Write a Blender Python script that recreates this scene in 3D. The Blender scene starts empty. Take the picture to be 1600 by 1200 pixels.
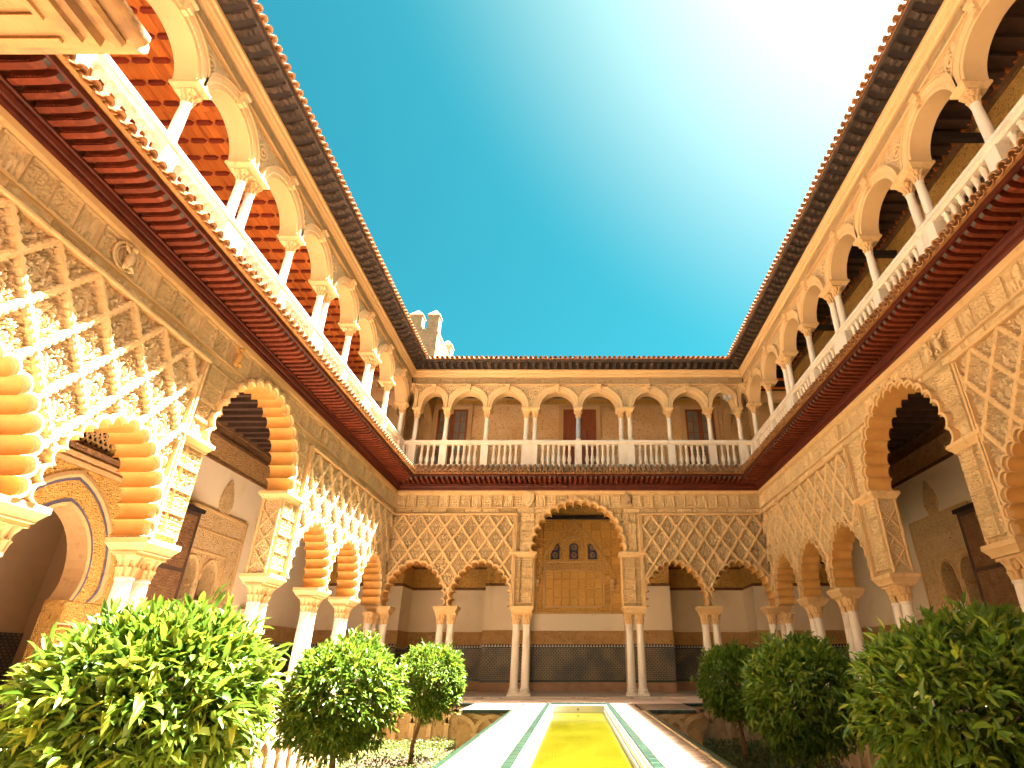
import bpy, bmesh, math, random
import numpy as np
from mathutils import Vector, Matrix
from mathutils.geometry import tessellate_polygon
random.seed(7)
R = math.radians
SC = bpy.context.scene
COL = SC.collection

# ------------------------------------------------------------------ camera
cd = bpy.data.cameras.new('camera')
cam = bpy.data.objects.new('camera', cd); COL.objects.link(cam)
cam.location = (-0.09, 0.0, 0.93)
cam.rotation_euler = (R(90) + math.atan(436/881), 0, 0)
cd.sensor_width = 36; cd.lens = 36*881/1600
cd.shift_x = -99/1600
cd.clip_start = 0.05; cd.clip_end = 2000
SC.camera = cam

# ------------------------------------------------------------------ light
SUN = Vector((0.39, 0.15, 1.0)).normalized()          # towards the sun
EL = math.asin(SUN.z); AZ = math.atan2(SUN.x, SUN.y)
w = bpy.data.worlds.new('World'); SC.world = w; w.use_nodes = True
nt = w.node_tree; nt.nodes.clear()
out = nt.nodes.new('ShaderNodeOutputWorld'); bg = nt.nodes.new('ShaderNodeBackground')
sky = nt.nodes.new('ShaderNodeTexSky'); sky.sky_type = 'NISHITA'
sky.sun_disc = False; sky.sun_elevation = EL; sky.sun_rotation = AZ
sky.air_density = 1.0; sky.dust_density = 1.2; sky.ozone_density = 2.0
tint = nt.nodes.new('ShaderNodeMix'); tint.data_type = 'RGBA'; tint.blend_type = 'MULTIPLY'
tint.inputs[0].default_value = 1.0
tint.inputs[7].default_value = (0.020, 0.121, 0.093, 1)
# broad haze glow added to the sky, centred right of the sun; tight aureole on the sun
tc = nt.nodes.new('ShaderNodeTexCoord')
def halo(d, start, power, gain, rgb):
    dt = nt.nodes.new('ShaderNodeVectorMath'); dt.operation = 'DOT_PRODUCT'; dt.inputs[1].default_value = d
    m = nt.nodes.new('ShaderNodeMapRange'); m.inputs[1].default_value = start; m.inputs[2].default_value = 1.0
    p = nt.nodes.new('ShaderNodeMath'); p.operation = 'POWER'; p.inputs[1].default_value = power
    g = nt.nodes.new('ShaderNodeVectorMath'); g.operation = 'SCALE'; g.inputs[0].default_value = tuple(gain*c for c in rgb)
    nt.links.new(tc.outputs['Generated'], dt.inputs[0]); nt.links.new(dt.outputs['Value'], m.inputs[0])
    nt.links.new(m.outputs[0], p.inputs[0]); nt.links.new(p.outputs[0], g.inputs['Scale']); return g.outputs[0]
def plus(a, b):
    v = nt.nodes.new('ShaderNodeVectorMath'); v.operation = 'ADD'
    nt.links.new(a, v.inputs[0]); nt.links.new(b, v.inputs[1]); return v.outputs[0]
nt.links.new(sky.outputs[0], tint.inputs[6])
veil = halo(Vector((0.58, 0.22, 1.0)).normalized(), 0.66, 2.0, 1.0, (0.74, 0.45, 0.30))   # wide summer haze
aur = halo(SUN, 0.58, 48.0, 110.0, (1.0, 0.74, 0.52))                                        # tight aureole
nt.links.new(plus(plus(tint.outputs[2], veil), aur), bg.inputs[0])
bg.inputs[1].default_value = 0.06; nt.links.new(bg.outputs[0], out.inputs[0])

sl = bpy.data.lights.new('sun', 'SUN'); sl.energy = 2.6; sl.angle = R(0.53); sl.color = (1.0, 0.965, 0.885)
so = bpy.data.objects.new('sun', sl); COL.objects.link(so)
so.rotation_euler = SUN.to_track_quat('Z', 'Y').to_euler()
so.location = (8, 4, 25)
SC.view_settings.view_transform = 'Standard'; SC.view_settings.look = 'None'
SC.view_settings.gamma = 1.0; SC.view_settings.use_curve_mapping = False
SC.view_settings.exposure = 5.0
SC.render.engine = 'CYCLES'
SC.cycles.max_bounces = 12; SC.cycles.diffuse_bounces = 10; SC.cycles.glossy_bounces = 3
SC.cycles.transmission_bounces = 4; SC.cycles.use_denoising = True
SC.cycles.caustics_reflective = False; SC.cycles.caustics_refractive = False

# ------------------------------------------------------------------ helpers
class MB:
    def __init__(s): s.v = []; s.f = []; s.m = []
    def add(s, vs, fs, mi=0):
        o = len(s.v); s.v += [tuple(p) for p in vs]
        for f in fs: s.f.append(tuple(i+o for i in f)); s.m.append(mi)
        return s
    def box(s, x0, x1, y0, y1, z0, z1, mi=0):
        return s.add([(x0,y0,z0),(x1,y0,z0),(x1,y1,z0),(x0,y1,z0),(x0,y0,z1),(x1,y0,z1),(x1,y1,z1),(x0,y1,z1)],
              [(0,3,2,1),(4,5,6,7),(0,1,5,4),(1,2,6,5),(2,3,7,6),(3,0,4,7)], mi)
    def bbox(s, x0, x1, y0, y1, z0, z1, c, mi=0):          # box with chamfered front edge ring (towards -y)
        v = [(x0,y1,z0),(x1,y1,z0),(x1,y1,z1),(x0,y1,z1),(x0,y0+c,z0),(x1,y0+c,z0),(x1,y0+c,z1),(x0,y0+c,z1),
             (x0+c,y0,z0+c),(x1-c,y0,z0+c),(x1-c,y0,z1-c),(x0+c,y0,z1-c)]
        f = [(3,2,1,0),(0,1,5,4),(1,2,6,5),(2,3,7,6),(3,0,4,7),(4,5,9,8),(5,6,10,9),(6,7,11,10),(7,4,8,11),(8,9,10,11)]
        return s.add(v, f, mi)
    def prism(s, poly, y0, y1, mi=0):                       # poly in (x,z)
        poly = [p for i, p in enumerate(poly) if math.hypot(p[0]-poly[i-1][0], p[1]-poly[i-1][1]) > 1e-5]
        n = len(poly)
        tri = tessellate_polygon([[Vector((p[0], p[1], 0)) for p in poly]])
        vs = [(p[0], y0, p[1]) for p in poly] + [(p[0], y1, p[1]) for p in poly]
        fs = [tuple(t) for t in tri] + [tuple(i+n for i in reversed(t)) for t in tri]
        fs += [(i, (i+1) % n, (i+1) % n+n, i+n) for i in range(n)]
        return s.add(vs, fs, mi)
    def sweep(s, prof, x0, x1, m0=0, m1=0, mi=0, cap=True):  # prof in (y,z); mitres follow -y
        n = len(prof)
        vs = [(x0 + m0*(-p[0]), p[0], p[1]) for p in prof] + [(x1 - m1*(-p[0]), p[0], p[1]) for p in prof]
        fs = [(i, (i+1) % n, (i+1) % n+n, i+n) for i in range(n)]
        if cap: fs += [tuple(range(n))[::-1], tuple(range(n, 2*n))]
        return s.add(vs, fs, mi)
    def lathe(s, prof, cx=0, cy=0, n=16, mi=0, mod=None):    # prof (r,z)
        vs = []
        for k, (r, z) in enumerate(prof):
            for i in range(n):
                a = 2*math.pi*i/n
                rr = r if mod is None else mod(r, z, a, k)
                vs.append((cx+rr*math.cos(a), cy+rr*math.sin(a), z))
        fs = []
        for k in range(len(prof)-1):
            for i in range(n):
                j = (i+1) % n
                fs.append((k*n+i, k*n+j, (k+1)*n+j, (k+1)*n+i))
        fs.append(tuple(range(n))[::-1]); fs.append(tuple(range((len(prof)-1)*n, len(prof)*n)))
        return s.add(vs, fs, mi)
    def tube(s, pts, rads, n=8, mi=0):
        base = len(s.v); vs = []
        for k, p in enumerate(pts):
            p = Vector(p)
            d = (Vector(pts[min(k+1, len(pts)-1)]) - Vector(pts[max(k-1, 0)])).normalized()
            u = d.orthogonal().normalized(); v = d.cross(u)
            if k and u.dot(pu) < 0: u = -u; v = -v
            if k:
                u = (pu - d*pu.dot(d)).normalized(); v = d.cross(u)
            pu = u
            for i in range(n):
                a = 2*math.pi*i/n
                vs.append(p + (u*math.cos(a)+v*math.sin(a))*rads[k])
        fs = []
        for k in range(len(pts)-1):
            for i in range(n):
                j = (i+1) % n; fs.append((k*n+i, k*n+j, (k+1)*n+j, (k+1)*n+i))
        fs += [tuple(range(n))[::-1], tuple(range((len(pts)-1)*n, len(pts)*n))]
        return s.add(vs, fs, mi)
    def strips(s, lines, mi=0):                              # list of equal-length 3-D polylines
        n = len(lines[0]); vs = [p for l in lines for p in l]
        fs = [(k*n+i, k*n+i+1, (k+1)*n+i+1, (k+1)*n+i) for k in range(len(lines)-1) for i in range(n-1)]
        return s.add(vs, fs, mi)
    def mesh(s, name, mats, smooth=False, ang=40):
        me = bpy.data.meshes.new(name); me.from_pydata(s.v, [], s.f)
        return fin(me, mats, smooth, ang, s.m)

def fin(me, mats, smooth=False, ang=40, mi=None):
    if not isinstance(mats, (list, tuple)): mats = [mats]
    for m in mats: me.materials.append(m)
    if mi is not None and len(mats) > 1: me.polygons.foreach_set('material_index', mi)
    me.validate(); me.update()
    bm = bmesh.new(); bm.from_mesh(me); bmesh.ops.recalc_face_normals(bm, faces=bm.faces); bm.to_mesh(me); bm.free()
    if smooth:
        me.polygons.foreach_set('use_smooth', [True]*len(me.polygons))
        if ang < 180: me.set_sharp_from_angle(angle=R(ang))
    return me

def npmesh(name, V, F, mats, smooth=True, ang=180):          # numpy verts/quads, no normal fixing
    me = bpy.data.meshes.new(name)
    V = np.asarray(V, dtype=np.float32); F = np.asarray(F, dtype=np.int32); k = F.shape[1]
    me.vertices.add(len(V)); me.vertices.foreach_set('co', V.ravel())
    me.loops.add(F.size); me.loops.foreach_set('vertex_index', F.ravel())
    me.polygons.add(len(F)); me.polygons.foreach_set('loop_start', np.arange(0, F.size, k, dtype=np.int32))
    me.update(calc_edges=True); me.validate()
    if not isinstance(mats, (list, tuple)): mats = [mats]
    for m in mats: me.materials.append(m)
    if smooth:
        me.polygons.foreach_set('use_smooth', [True]*len(me.polygons))
        if ang < 180: me.set_sharp_from_angle(angle=R(ang))
    return me

def obj(name, me, parent=None, loc=(0,0,0), rot=(0,0,0), scale=(1,1,1), label=None, cat=None, group=None, kind=None):
    o = bpy.data.objects.new(name, me); COL.objects.link(o)
    o.location = loc; o.rotation_euler = rot; o.scale = scale
    if parent is not None: o.parent = parent
    if label: o['label'] = label
    if cat: o['category'] = cat
    if group: o['group'] = group
    if kind: o['kind'] = kind
    return o
def thing(name, label, cat, loc=(0,0,0), rot=0, scale=(1,1,1), group=None):
    return obj(name, None, None, loc, (0,0,rot), scale, label, cat, group)

# ------------------------------------------------------------------ materials
def mat(name, c1, c2=None, rough=0.85, nscale=3.0, detail=6, bumps=(), spec=0.3, rnd=0.0, stretch=(1,1,1), c3=None, s3=18.0, metallic=0, contrast=(0.3,0.7), sss=0):
    m = bpy.data.materials.new(name); m.use_nodes = True
    t = m.node_tree; N = t.nodes; L = t.links
    b = N['Principled BSDF']; b.inputs['Roughness'].default_value = rough
    b.inputs['Specular IOR Level'].default_value = spec; b.inputs['Metallic'].default_value = metallic
    tcn = N.new('ShaderNodeTexCoord'); mp = N.new('ShaderNodeMapping'); mp.inputs['Scale'].default_value = stretch
    oi = N.new('ShaderNodeObjectInfo')
    off = N.new('ShaderNodeVectorMath'); off.operation = 'MULTIPLY_ADD'
    L.new(oi.outputs['Random'], off.inputs[0]); off.inputs[1].default_value = (17, 9, 13)
    L.new(tcn.outputs['Object'], off.inputs[2]); L.new(off.outputs[0], mp.inputs['Vector'])
    vec = mp.outputs['Vector']
    def noise(sc, dt=4, ro=0.6):
        n = N.new('ShaderNodeTexNoise'); n.inputs['Scale'].default_value = sc; n.inputs['Detail'].default_value = dt
        n.inputs['Roughness'].default_value = ro
        L.new(vec, n.inputs['Vector']); return n.outputs['Fac']
    def ramp(src, lo, hi):
        r = N.new('ShaderNodeMapRange'); r.inputs[1].default_value = lo; r.inputs[2].default_value = hi
        L.new(src, r.inputs[0]); return r.outputs[0]
    def mix(f, a, bb, mode='MIX'):
        x = N.new('ShaderNodeMix'); x.data_type = 'RGBA'; x.blend_type = mode
        if hasattr(f, 'links'): L.new(f, x.inputs[0])
        else: x.inputs[0].default_value = f
        for i, q in ((6, a), (7, bb)):
            if hasattr(q, 'links'): L.new(q, x.inputs[i])
            else: x.inputs[i].default_value = (*q, 1)
        return x.outputs[2]
    col = None
    if c2 is None: c2 = tuple(q*0.8 for q in c1)
    col = mix(ramp(noise(nscale, detail), *contrast), c1, c2)
    if c3 is not None: col = mix(ramp(noise(s3, 3), 0.56, 0.72), col, c3)
    if rnd:
        rr = N.new('ShaderNodeMapRange'); rr.inputs[3].default_value = 1-rnd; rr.inputs[4].default_value = 1+rnd
        L.new(oi.outputs['Random'], rr.inputs[0])
        hs = N.new('ShaderNodeHueSaturation'); L.new(rr.outputs[0], hs.inputs['Value']); L.new(col, hs.inputs['Color'])
        col = hs.outputs[0]
    L.new(col, b.inputs['Base Color'])
    prev = None
    for (kind, sc, st, dist) in bumps:
        if kind == 'noise': h = noise(sc, 5, 0.65)
        elif kind in ('ridge', 'cell'):
            w1 = noise(sc*0.6, 2)
            ad = N.new('ShaderNodeVectorMath'); ad.operation = 'MULTIPLY_ADD'
            cb = N.new('ShaderNodeCombineXYZ'); L.new(w1, cb.inputs[0]); L.new(w1, cb.inputs[2])
            L.new(cb.outputs[0], ad.inputs[0]); ad.inputs[1].default_value = (1.2/sc,)*3; L.new(vec, ad.inputs[2])
            v = N.new('ShaderNodeTexVoronoi'); v.inputs['Scale'].default_value = sc
            if kind == 'ridge': v.feature = 'DISTANCE_TO_EDGE'; L.new(ad.outputs[0], v.inputs['Vector']); h = ramp(v.outputs['Distance'], 0.02, 0.22)
            else: L.new(ad.outputs[0], v.inputs['Vector']); h = ramp(v.outputs['Distance'], 0.1, 0.6)
        elif kind == 'wave':
            v = N.new('ShaderNodeTexWave'); v.inputs['Scale'].default_value = sc; v.inputs['Distortion'].default_value = 6
            v.inputs['Detail'].default_value = 3; L.new(vec, v.inputs['Vector']); h = v.outputs['Fac']
        bn = N.new('ShaderNodeBump'); bn.inputs['Strength'].default_value = st; bn.inputs['Distance'].default_value = dist
        L.new(h, bn.inputs['Height'])
        if prev: L.new(prev, bn.inputs['Normal'])
        prev = bn.outputs[0]
    if prev: L.new(prev, b.inputs['Normal'])
    return m

STUCCO_G = None
FINE = (('noise', 60, 0.35, 0.01),)
STUCCO = mat('carved stucco', (0.69,0.525,0.30), (0.61,0.445,0.235), 0.9, 2.2, bumps=(('noise',70,0.5,0.012),), rnd=0.08, c3=(0.50,0.35,0.18), s3=9)
STUCCO_F = mat('fine carved stucco', (0.64,0.475,0.265), (0.56,0.395,0.205), 0.9, 2.0, bumps=(('ridge',18,0.8,0.03),('noise',45,0.4,0.012)), rnd=0.05, c3=(0.48,0.34,0.19), s3=7)
TRIM = mat('stone moulding', (0.67,0.465,0.23), (0.59,0.375,0.17), 0.85, 1.6, bumps=FINE, rnd=0.05, c3=(0.50,0.32,0.14), s3=5)
SOFFIT = mat('ochre lobe soffit', (0.64,0.37,0.12), (0.54,0.28,0.075), 0.8, 3.0, bumps=FINE)
UP = mat('upper gallery plaster', (0.66,0.465,0.245), (0.60,0.40,0.195), 0.85, 1.2, bumps=FINE, rnd=0.04)
UPC = mat('upper carved plaster', (0.64,0.46,0.25), (0.56,0.38,0.19), 0.9, 2.5, bumps=(('ridge',13,0.7,0.03),('noise',40,0.4,0.015)), c3=(0.36,0.225,0.105), s3=15)
MARBLE = mat('white marble', (0.80,0.73,0.62), (0.70,0.61,0.49), 0.45, 1.8, bumps=(('noise',25,0.15,0.01),), spec=0.4, rnd=0.06, c3=(0.62,0.51,0.40), s3=4, stretch=(1,1,0.35))
BEDM = mat('ochre mortar bed', (0.42,0.22,0.07), (0.30,0.15,0.045), 0.9, 3, bumps=FINE)
IMPM = mat('darkened impost stone', (0.36,0.225,0.09), (0.25,0.15,0.055), 0.85, 2.5, bumps=(('noise',14,0.5,0.02),('noise',50,0.4,0.01)), c3=(0.17,0.11,0.06), s3=5)  # impost stone darkened to offset strong bounce from the sunlit pavement
MARBLE_B = mat('blue grey marble', (0.36,0.42,0.48), (0.26,0.32,0.38), 0.4, 3, spec=0.4)
REDWOOD = mat('red painted wood', (0.165,0.029,0.0085), (0.10,0.017,0.0055), 0.65, 4, bumps=(('noise',30,0.3,0.01),), rnd=0.18, stretch=(1,1,1), c3=(0.22,0.045,0.014), s3=9)
REDDARK = mat('dark red moulding wood', (0.095,0.016,0.007), (0.058,0.010,0.005), 0.5, 3, bumps=FINE)
GREYCAP = mat('worn grey paint', (0.10,0.085,0.075), (0.05,0.042,0.038), 0.8, 10)
DARKWOOD = mat('blackened carved wood', (0.034,0.023,0.020), (0.020,0.014,0.013), 0.7, 5, bumps=(('noise',30,0.5,0.02),), rnd=0.2)
CORBEL = mat('weathered corbel wood', (0.085,0.055,0.038), (0.034,0.024,0.020), 0.8, 8, bumps=(('noise',40,0.6,0.02),), rnd=0.2)
BROWN = mat('dark carved wood', (0.27,0.145,0.065), (0.17,0.085,0.036), 0.7, 5, bumps=(('ridge',14,0.7,0.03),))
CEILWOOD = mat('dark ceiling wood', (0.10,0.055,0.036), (0.06,0.034,0.026), 0.7, 4, bumps=FINE)
PLANK = mat('orange varnished plank', (0.58,0.165,0.028), (0.44,0.10,0.015), 0.55, 3, bumps=(('noise',30,0.2,0.01),), rnd=0.2, stretch=(3,0.3,1), c3=(0.32,0.07,0.012), s3=3)
LATH = mat('dark red lath', (0.20,0.022,0.008), (0.15,0.016,0.006), 0.6, 4, rnd=0.15)
TILE = mat('terracotta roof tile', (0.42,0.21,0.085), (0.28,0.125,0.05), 0.85, 6, bumps=(('noise',30,0.5,0.015),), rnd=0.22, c3=(0.48,0.33,0.19), s3=9)
STUCCO_G = mat('aged grey ochre stucco', (0.68,0.52,0.305), (0.59,0.435,0.245), 0.9, 2.4, bumps=(('noise',70,0.6,0.015),), rnd=0.08, c3=(0.48,0.34,0.19), s3=10)
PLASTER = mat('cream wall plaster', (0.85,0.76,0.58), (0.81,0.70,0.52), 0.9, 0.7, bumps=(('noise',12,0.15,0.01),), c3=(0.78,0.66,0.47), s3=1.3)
FRIEZE_IN = mat('ochre stucco band', (0.62,0.39,0.17), (0.48,0.285,0.115), 0.85, 4, bumps=(('ridge',14,0.7,0.03),('noise',40,0.4,0.02)), c3=(0.30,0.155,0.06), s3=13)
GOLDST = mat('golden carved stucco', (0.78,0.49,0.15), (0.66,0.38,0.10), 0.8, 4, bumps=(('ridge',16,0.75,0.03),('noise',50,0.4,0.02)), c3=(0.24,0.105,0.028), s3=17)
GOLDQ = mat('gilded arabesque stucco', (0.74,0.45,0.135), (0.60,0.34,0.09), 0.85, 6, bumps=(('noise',40,0.3,0.01),), rnd=0.10, c3=(0.40,0.20,0.055), s3=3)
GOLDP = mat('golden carved panel', (0.80,0.52,0.17), (0.68,0.41,0.115), 0.85, 5, bumps=(('noise',40,0.3,0.01),), rnd=0.06)
DOOR = mat('brown door wood', (0.32,0.105,0.045), (0.22,0.068,0.03), 0.5, 4, stretch=(3,3,0.5), bumps=FINE)
GLASS = mat('window pane', (0.30,0.27,0.22), (0.20,0.19,0.17), 0.12, 2, spec=0.6)
BLUE = mat('blue lattice pane', (0.045,0.06,0.15), (0.03,0.035,0.08), 0.5, 14, bumps=(('ridge',22,0.45,0.02),), c3=(0.22,0.17,0.08), s3=22)
BLUETILE = mat('blue tile strip', (0.06,0.08,0.15), (0.16,0.15,0.13), 0.35, 16, spec=0.5, contrast=(0.42,0.55))
BLUEGR = mat('blue painted band', (0.16,0.15,0.24), (0.10,0.09,0.15), 0.8, 9)
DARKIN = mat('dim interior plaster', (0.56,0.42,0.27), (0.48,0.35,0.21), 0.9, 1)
GREEN = mat('green glazed tile', (0.008,0.032,0.018), (0.005,0.020,0.012), 0.3, 7, spec=0.5, rnd=0.18, c3=(0.018,0.050,0.032), s3=10)
WHITEM = mat('white marble kerb', (0.55,0.53,0.49), (0.46,0.44,0.40), 0.4, 3, spec=0.4, c3=(0.55,0.50,0.42), s3=3)
BEDWALL = mat('weathered retaining wall', (0.55,0.38,0.21), (0.42,0.275,0.14), 0.9, 3, bumps=(('noise',12,0.8,0.05),('noise',40,0.5,0.02)), c3=(0.20,0.12,0.065), s3=5)
BLINDARCH = mat('pale stone rib', (0.60,0.44,0.27), (0.50,0.345,0.20), 0.9, 4, bumps=(('noise',25,0.6,0.03),), rnd=0.1)
SOIL = mat('garden soil', (0.13,0.085,0.045), (0.08,0.05,0.03), 0.95, 6, bumps=(('noise',20,0.8,0.05),))
BARK = mat('orange tree bark', (0.17,0.095,0.05), (0.10,0.055,0.03), 0.9, 10, bumps=(('noise',25,0.8,0.03),), stretch=(1,1,0.3))
STEPM = mat('grey white marble step', (0.72,0.61,0.50), (0.58,0.47,0.37), 0.45, 2.2, spec=0.4, c3=(0.35,0.26,0.20), s3=3)
PALEROSE = mat('pale plinth stone', (0.46,0.30,0.20), (0.34,0.21,0.13), 0.7, 3, c3=(0.26,0.15,0.09), s3=4)

def brick_mat(name, c1, c2, mortar, sx, sz, rough=0.9, bump=0.6, axes='XZ', msize=0.012):
    m = bpy.data.materials.new(name); m.use_nodes = True
    t = m.node_tree; N = t.nodes; L = t.links; b = N['Principled BSDF']
    b.inputs['Roughness'].default_value = rough; b.inputs['Specular IOR Level'].default_value = 0.25
    tcn = N.new('ShaderNodeTexCoord'); sp = N.new('ShaderNodeSeparateXYZ'); cb = N.new('ShaderNodeCombineXYZ')
    L.new(tcn.outputs['Object'], sp.inputs[0])
    if axes == 'SZ':
        ad = N.new('ShaderNodeMath'); L.new(sp.outputs['X'], ad.inputs[0]); L.new(sp.outputs['Y'], ad.inputs[1])
        L.new(ad.outputs[0], cb.inputs[0]); L.new(sp.outputs['Z'], cb.inputs[1])
    else:
        L.new(sp.outputs[axes[0]], cb.inputs[0]); L.new(sp.outputs[axes[1]], cb.inputs[1])
    br = N.new('ShaderNodeTexBrick'); L.new(cb.outputs[0], br.inputs['Vector'])
    br.inputs['Scale'].default_value = 1.0; br.inputs['Brick Width'].default_value = sx; br.inputs['Row Height'].default_value = sz
    br.inputs['Mortar Size'].default_value = msize; br.inputs['Bias'].default_value = 0.0
    br.inputs['Color1'].default_value = (*c1,1); br.inputs['Color2'].default_value = (*c2,1); br.inputs['Mortar'].default_value = (*mortar,1)
    nz = N.new('ShaderNodeTexNoise'); nz.inputs['Scale'].default_value = 2.5; nz.inputs['Detail'].default_value = 6
    L.new(tcn.outputs['Object'], nz.inputs['Vector'])
    hs = N.new('ShaderNodeHueSaturation'); mr = N.new('ShaderNodeMapRange'); mr.inputs[1].default_value = 0.25; mr.inputs[2].default_value = 0.75
    mr.inputs[3].default_value = 0.72; mr.inputs[4].default_value = 1.25
    L.new(nz.outputs['Fac'], mr.inputs[0]); L.new(mr.outputs[0], hs.inputs['Value']); L.new(br.outputs['Color'], hs.inputs['Color'])
    L.new(hs.outputs[0], b.inputs['Base Color'])
    bn = N.new('ShaderNodeBump'); bn.inputs['Strength'].default_value = bump; bn.inputs['Distance'].default_value = 0.02; bn.invert = True
    L.new(br.outputs['Fac'], bn.inputs['Height'])
    bn2 = N.new('ShaderNodeBump'); bn2.inputs['Strength'].default_value = 0.35; bn2.inputs['Distance'].default_value = 0.01
    n2 = N.new('ShaderNodeTexNoise'); n2.inputs['Scale'].default_value = 40; L.new(tcn.outputs['Object'], n2.inputs['Vector'])
    L.new(n2.outputs['Fac'], bn2.inputs['Height']); L.new(bn.outputs[0], bn2.inputs['Normal']); L.new(bn2.outputs[0], b.inputs['Normal'])
    return m
PATH = brick_mat('pale brick paving', (0.060,0.027,0.014), (0.19,0.118,0.073), (0.21,0.148,0.10), 0.28, 0.075, axes='XY', bump=0.4)
PINKL = brick_mat('darkened pink clay paving', (0.40,0.24,0.16), (0.46,0.29,0.20), (0.36,0.25,0.18), 0.28, 0.28, axes='XY', bump=0.3)  # same pink clay, darkened on the left and near sides to cut sun bounce
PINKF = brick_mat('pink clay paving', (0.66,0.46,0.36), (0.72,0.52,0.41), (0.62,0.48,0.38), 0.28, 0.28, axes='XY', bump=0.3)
TOWERB = brick_mat('tower brick', (0.48,0.33,0.21), (0.38,0.24,0.145), (0.50,0.38,0.26), 0.42, 0.16, axes='SZ', bump=0.8, msize=0.03)

def dado_mat():
    m = bpy.data.materials.new('mosaic dado tile'); m.use_nodes = True
    t = m.node_tree; N = t.nodes; L = t.links; b = N['Principled BSDF']
    b.inputs['Roughness'].default_value = 0.45; b.inputs['Specular IOR Level'].default_value = 0.3
    tcn = N.new('ShaderNodeTexCoord')
    def chk(sc, rot, c1, c2):
        mp = N.new('ShaderNodeMapping'); mp.inputs['Rotation'].default_value = (0, R(rot), 0); mp.inputs['Location'].default_value = (0.003, 0.0071, 0.004)
        ck = N.new('ShaderNodeTexChecker'); ck.inputs['Scale'].default_value = sc
        sx = N.new('ShaderNodeSeparateXYZ'); cx = N.new('ShaderNodeCombineXYZ')
        L.new(tcn.outputs['Object'], mp.inputs[0]); L.new(mp.outputs[0], sx.inputs[0]); L.new(sx.outputs[0], cx.inputs[0]); L.new(sx.outputs[2], cx.inputs[1])
        cx.inputs[2].default_value = 0.01
        L.new(cx.outputs[0], ck.inputs[0]); ck.inputs[1].default_value = (*c1,1); ck.inputs[2].default_value = (*c2,1)
        return ck
    a = chk(16, 0, (0.045,0.048,0.055), (0.30,0.27,0.22)); c = chk(22.6, 45, (0.04,0.06,0.06), (0.34,0.30,0.24))
    mx = N.new('ShaderNodeMix'); mx.data_type = 'RGBA'; mx.inputs[0].default_value = 0.5
    L.new(a.outputs[0], mx.inputs[6]); L.new(c.outputs[0], mx.inputs[7])
    nz = N.new('ShaderNodeTexNoise'); nz.inputs['Scale'].default_value = 1.6; nz.inputs['Detail'].default_value = 6
    L.new(tcn.outputs['Object'], nz.inputs['Vector'])
    cr = N.new('ShaderNodeValToRGB'); cr.color_ramp.elements[0].position = 0.36; cr.color_ramp.elements[0].color = (0.5,0.56,0.62,1)
    cr.color_ramp.elements[1].position = 0.62; cr.color_ramp.elements[1].color = (1.05,0.95,0.8,1)
    L.new(nz.outputs['Fac'], cr.inputs[0])
    ml = N.new('ShaderNodeMix'); ml.data_type = 'RGBA'; ml.blend_type = 'MULTIPLY'; ml.inputs[0].default_value = 1
    L.new(mx.outputs[2], ml.inputs[6]); L.new(cr.outputs[0], ml.inputs[7]); L.new(ml.outputs[2], b.inputs['Base Color'])
    return m
DADO = dado_mat()
def water_mat():
    m = bpy.data.materials.new('yellow pool water'); m.use_nodes = True
    t = m.node_tree; N = t.nodes; L = t.links; b = N['Principled BSDF']
    tcn = N.new('ShaderNodeTexCoord'); mp = N.new('ShaderNodeMapping'); mp.inputs['Scale'].default_value = (1.2, 0.5, 1)
    nz = N.new('ShaderNodeTexNoise'); nz.inputs['Scale'].default_value = 1.5; nz.inputs['Detail'].default_value = 5
    L.new(tcn.outputs['Object'], mp.inputs[0]); L.new(mp.outputs[0], nz.inputs['Vector'])
    mx = N.new('ShaderNodeMix'); mx.data_type = 'RGBA'
    mr = N.new('ShaderNodeMapRange'); mr.inputs[1].default_value = 0.3; mr.inputs[2].default_value = 0.7; L.new(nz.outputs['Fac'], mr.inputs[0]); L.new(mr.outputs[0], mx.inputs[0])
    mx.inputs[6].default_value = (0.056,0.048,0.001,1); mx.inputs[7].default_value = (0.084,0.076,0.003,1)
    L.new(mx.outputs[2], b.inputs['Base Color']); b.inputs['Roughness'].default_value = 0.08; b.inputs['IOR'].default_value = 1.33
    b.inputs['Specular IOR Level'].default_value = 0.35
    n2 = N.new('ShaderNodeTexNoise'); n2.inputs['Scale'].default_value = 6; n2.inputs['Detail'].default_value = 2; L.new(tcn.outputs['Object'], n2.inputs['Vector'])
    bn = N.new('ShaderNodeBump'); bn.inputs['Strength'].default_value = 0.05; bn.inputs['Distance'].default_value = 0.02
    L.new(n2.outputs['Fac'], bn.inputs['Height']); L.new(bn.outputs[0], b.inputs['Normal'])
    return m
WATER = water_mat()
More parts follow.
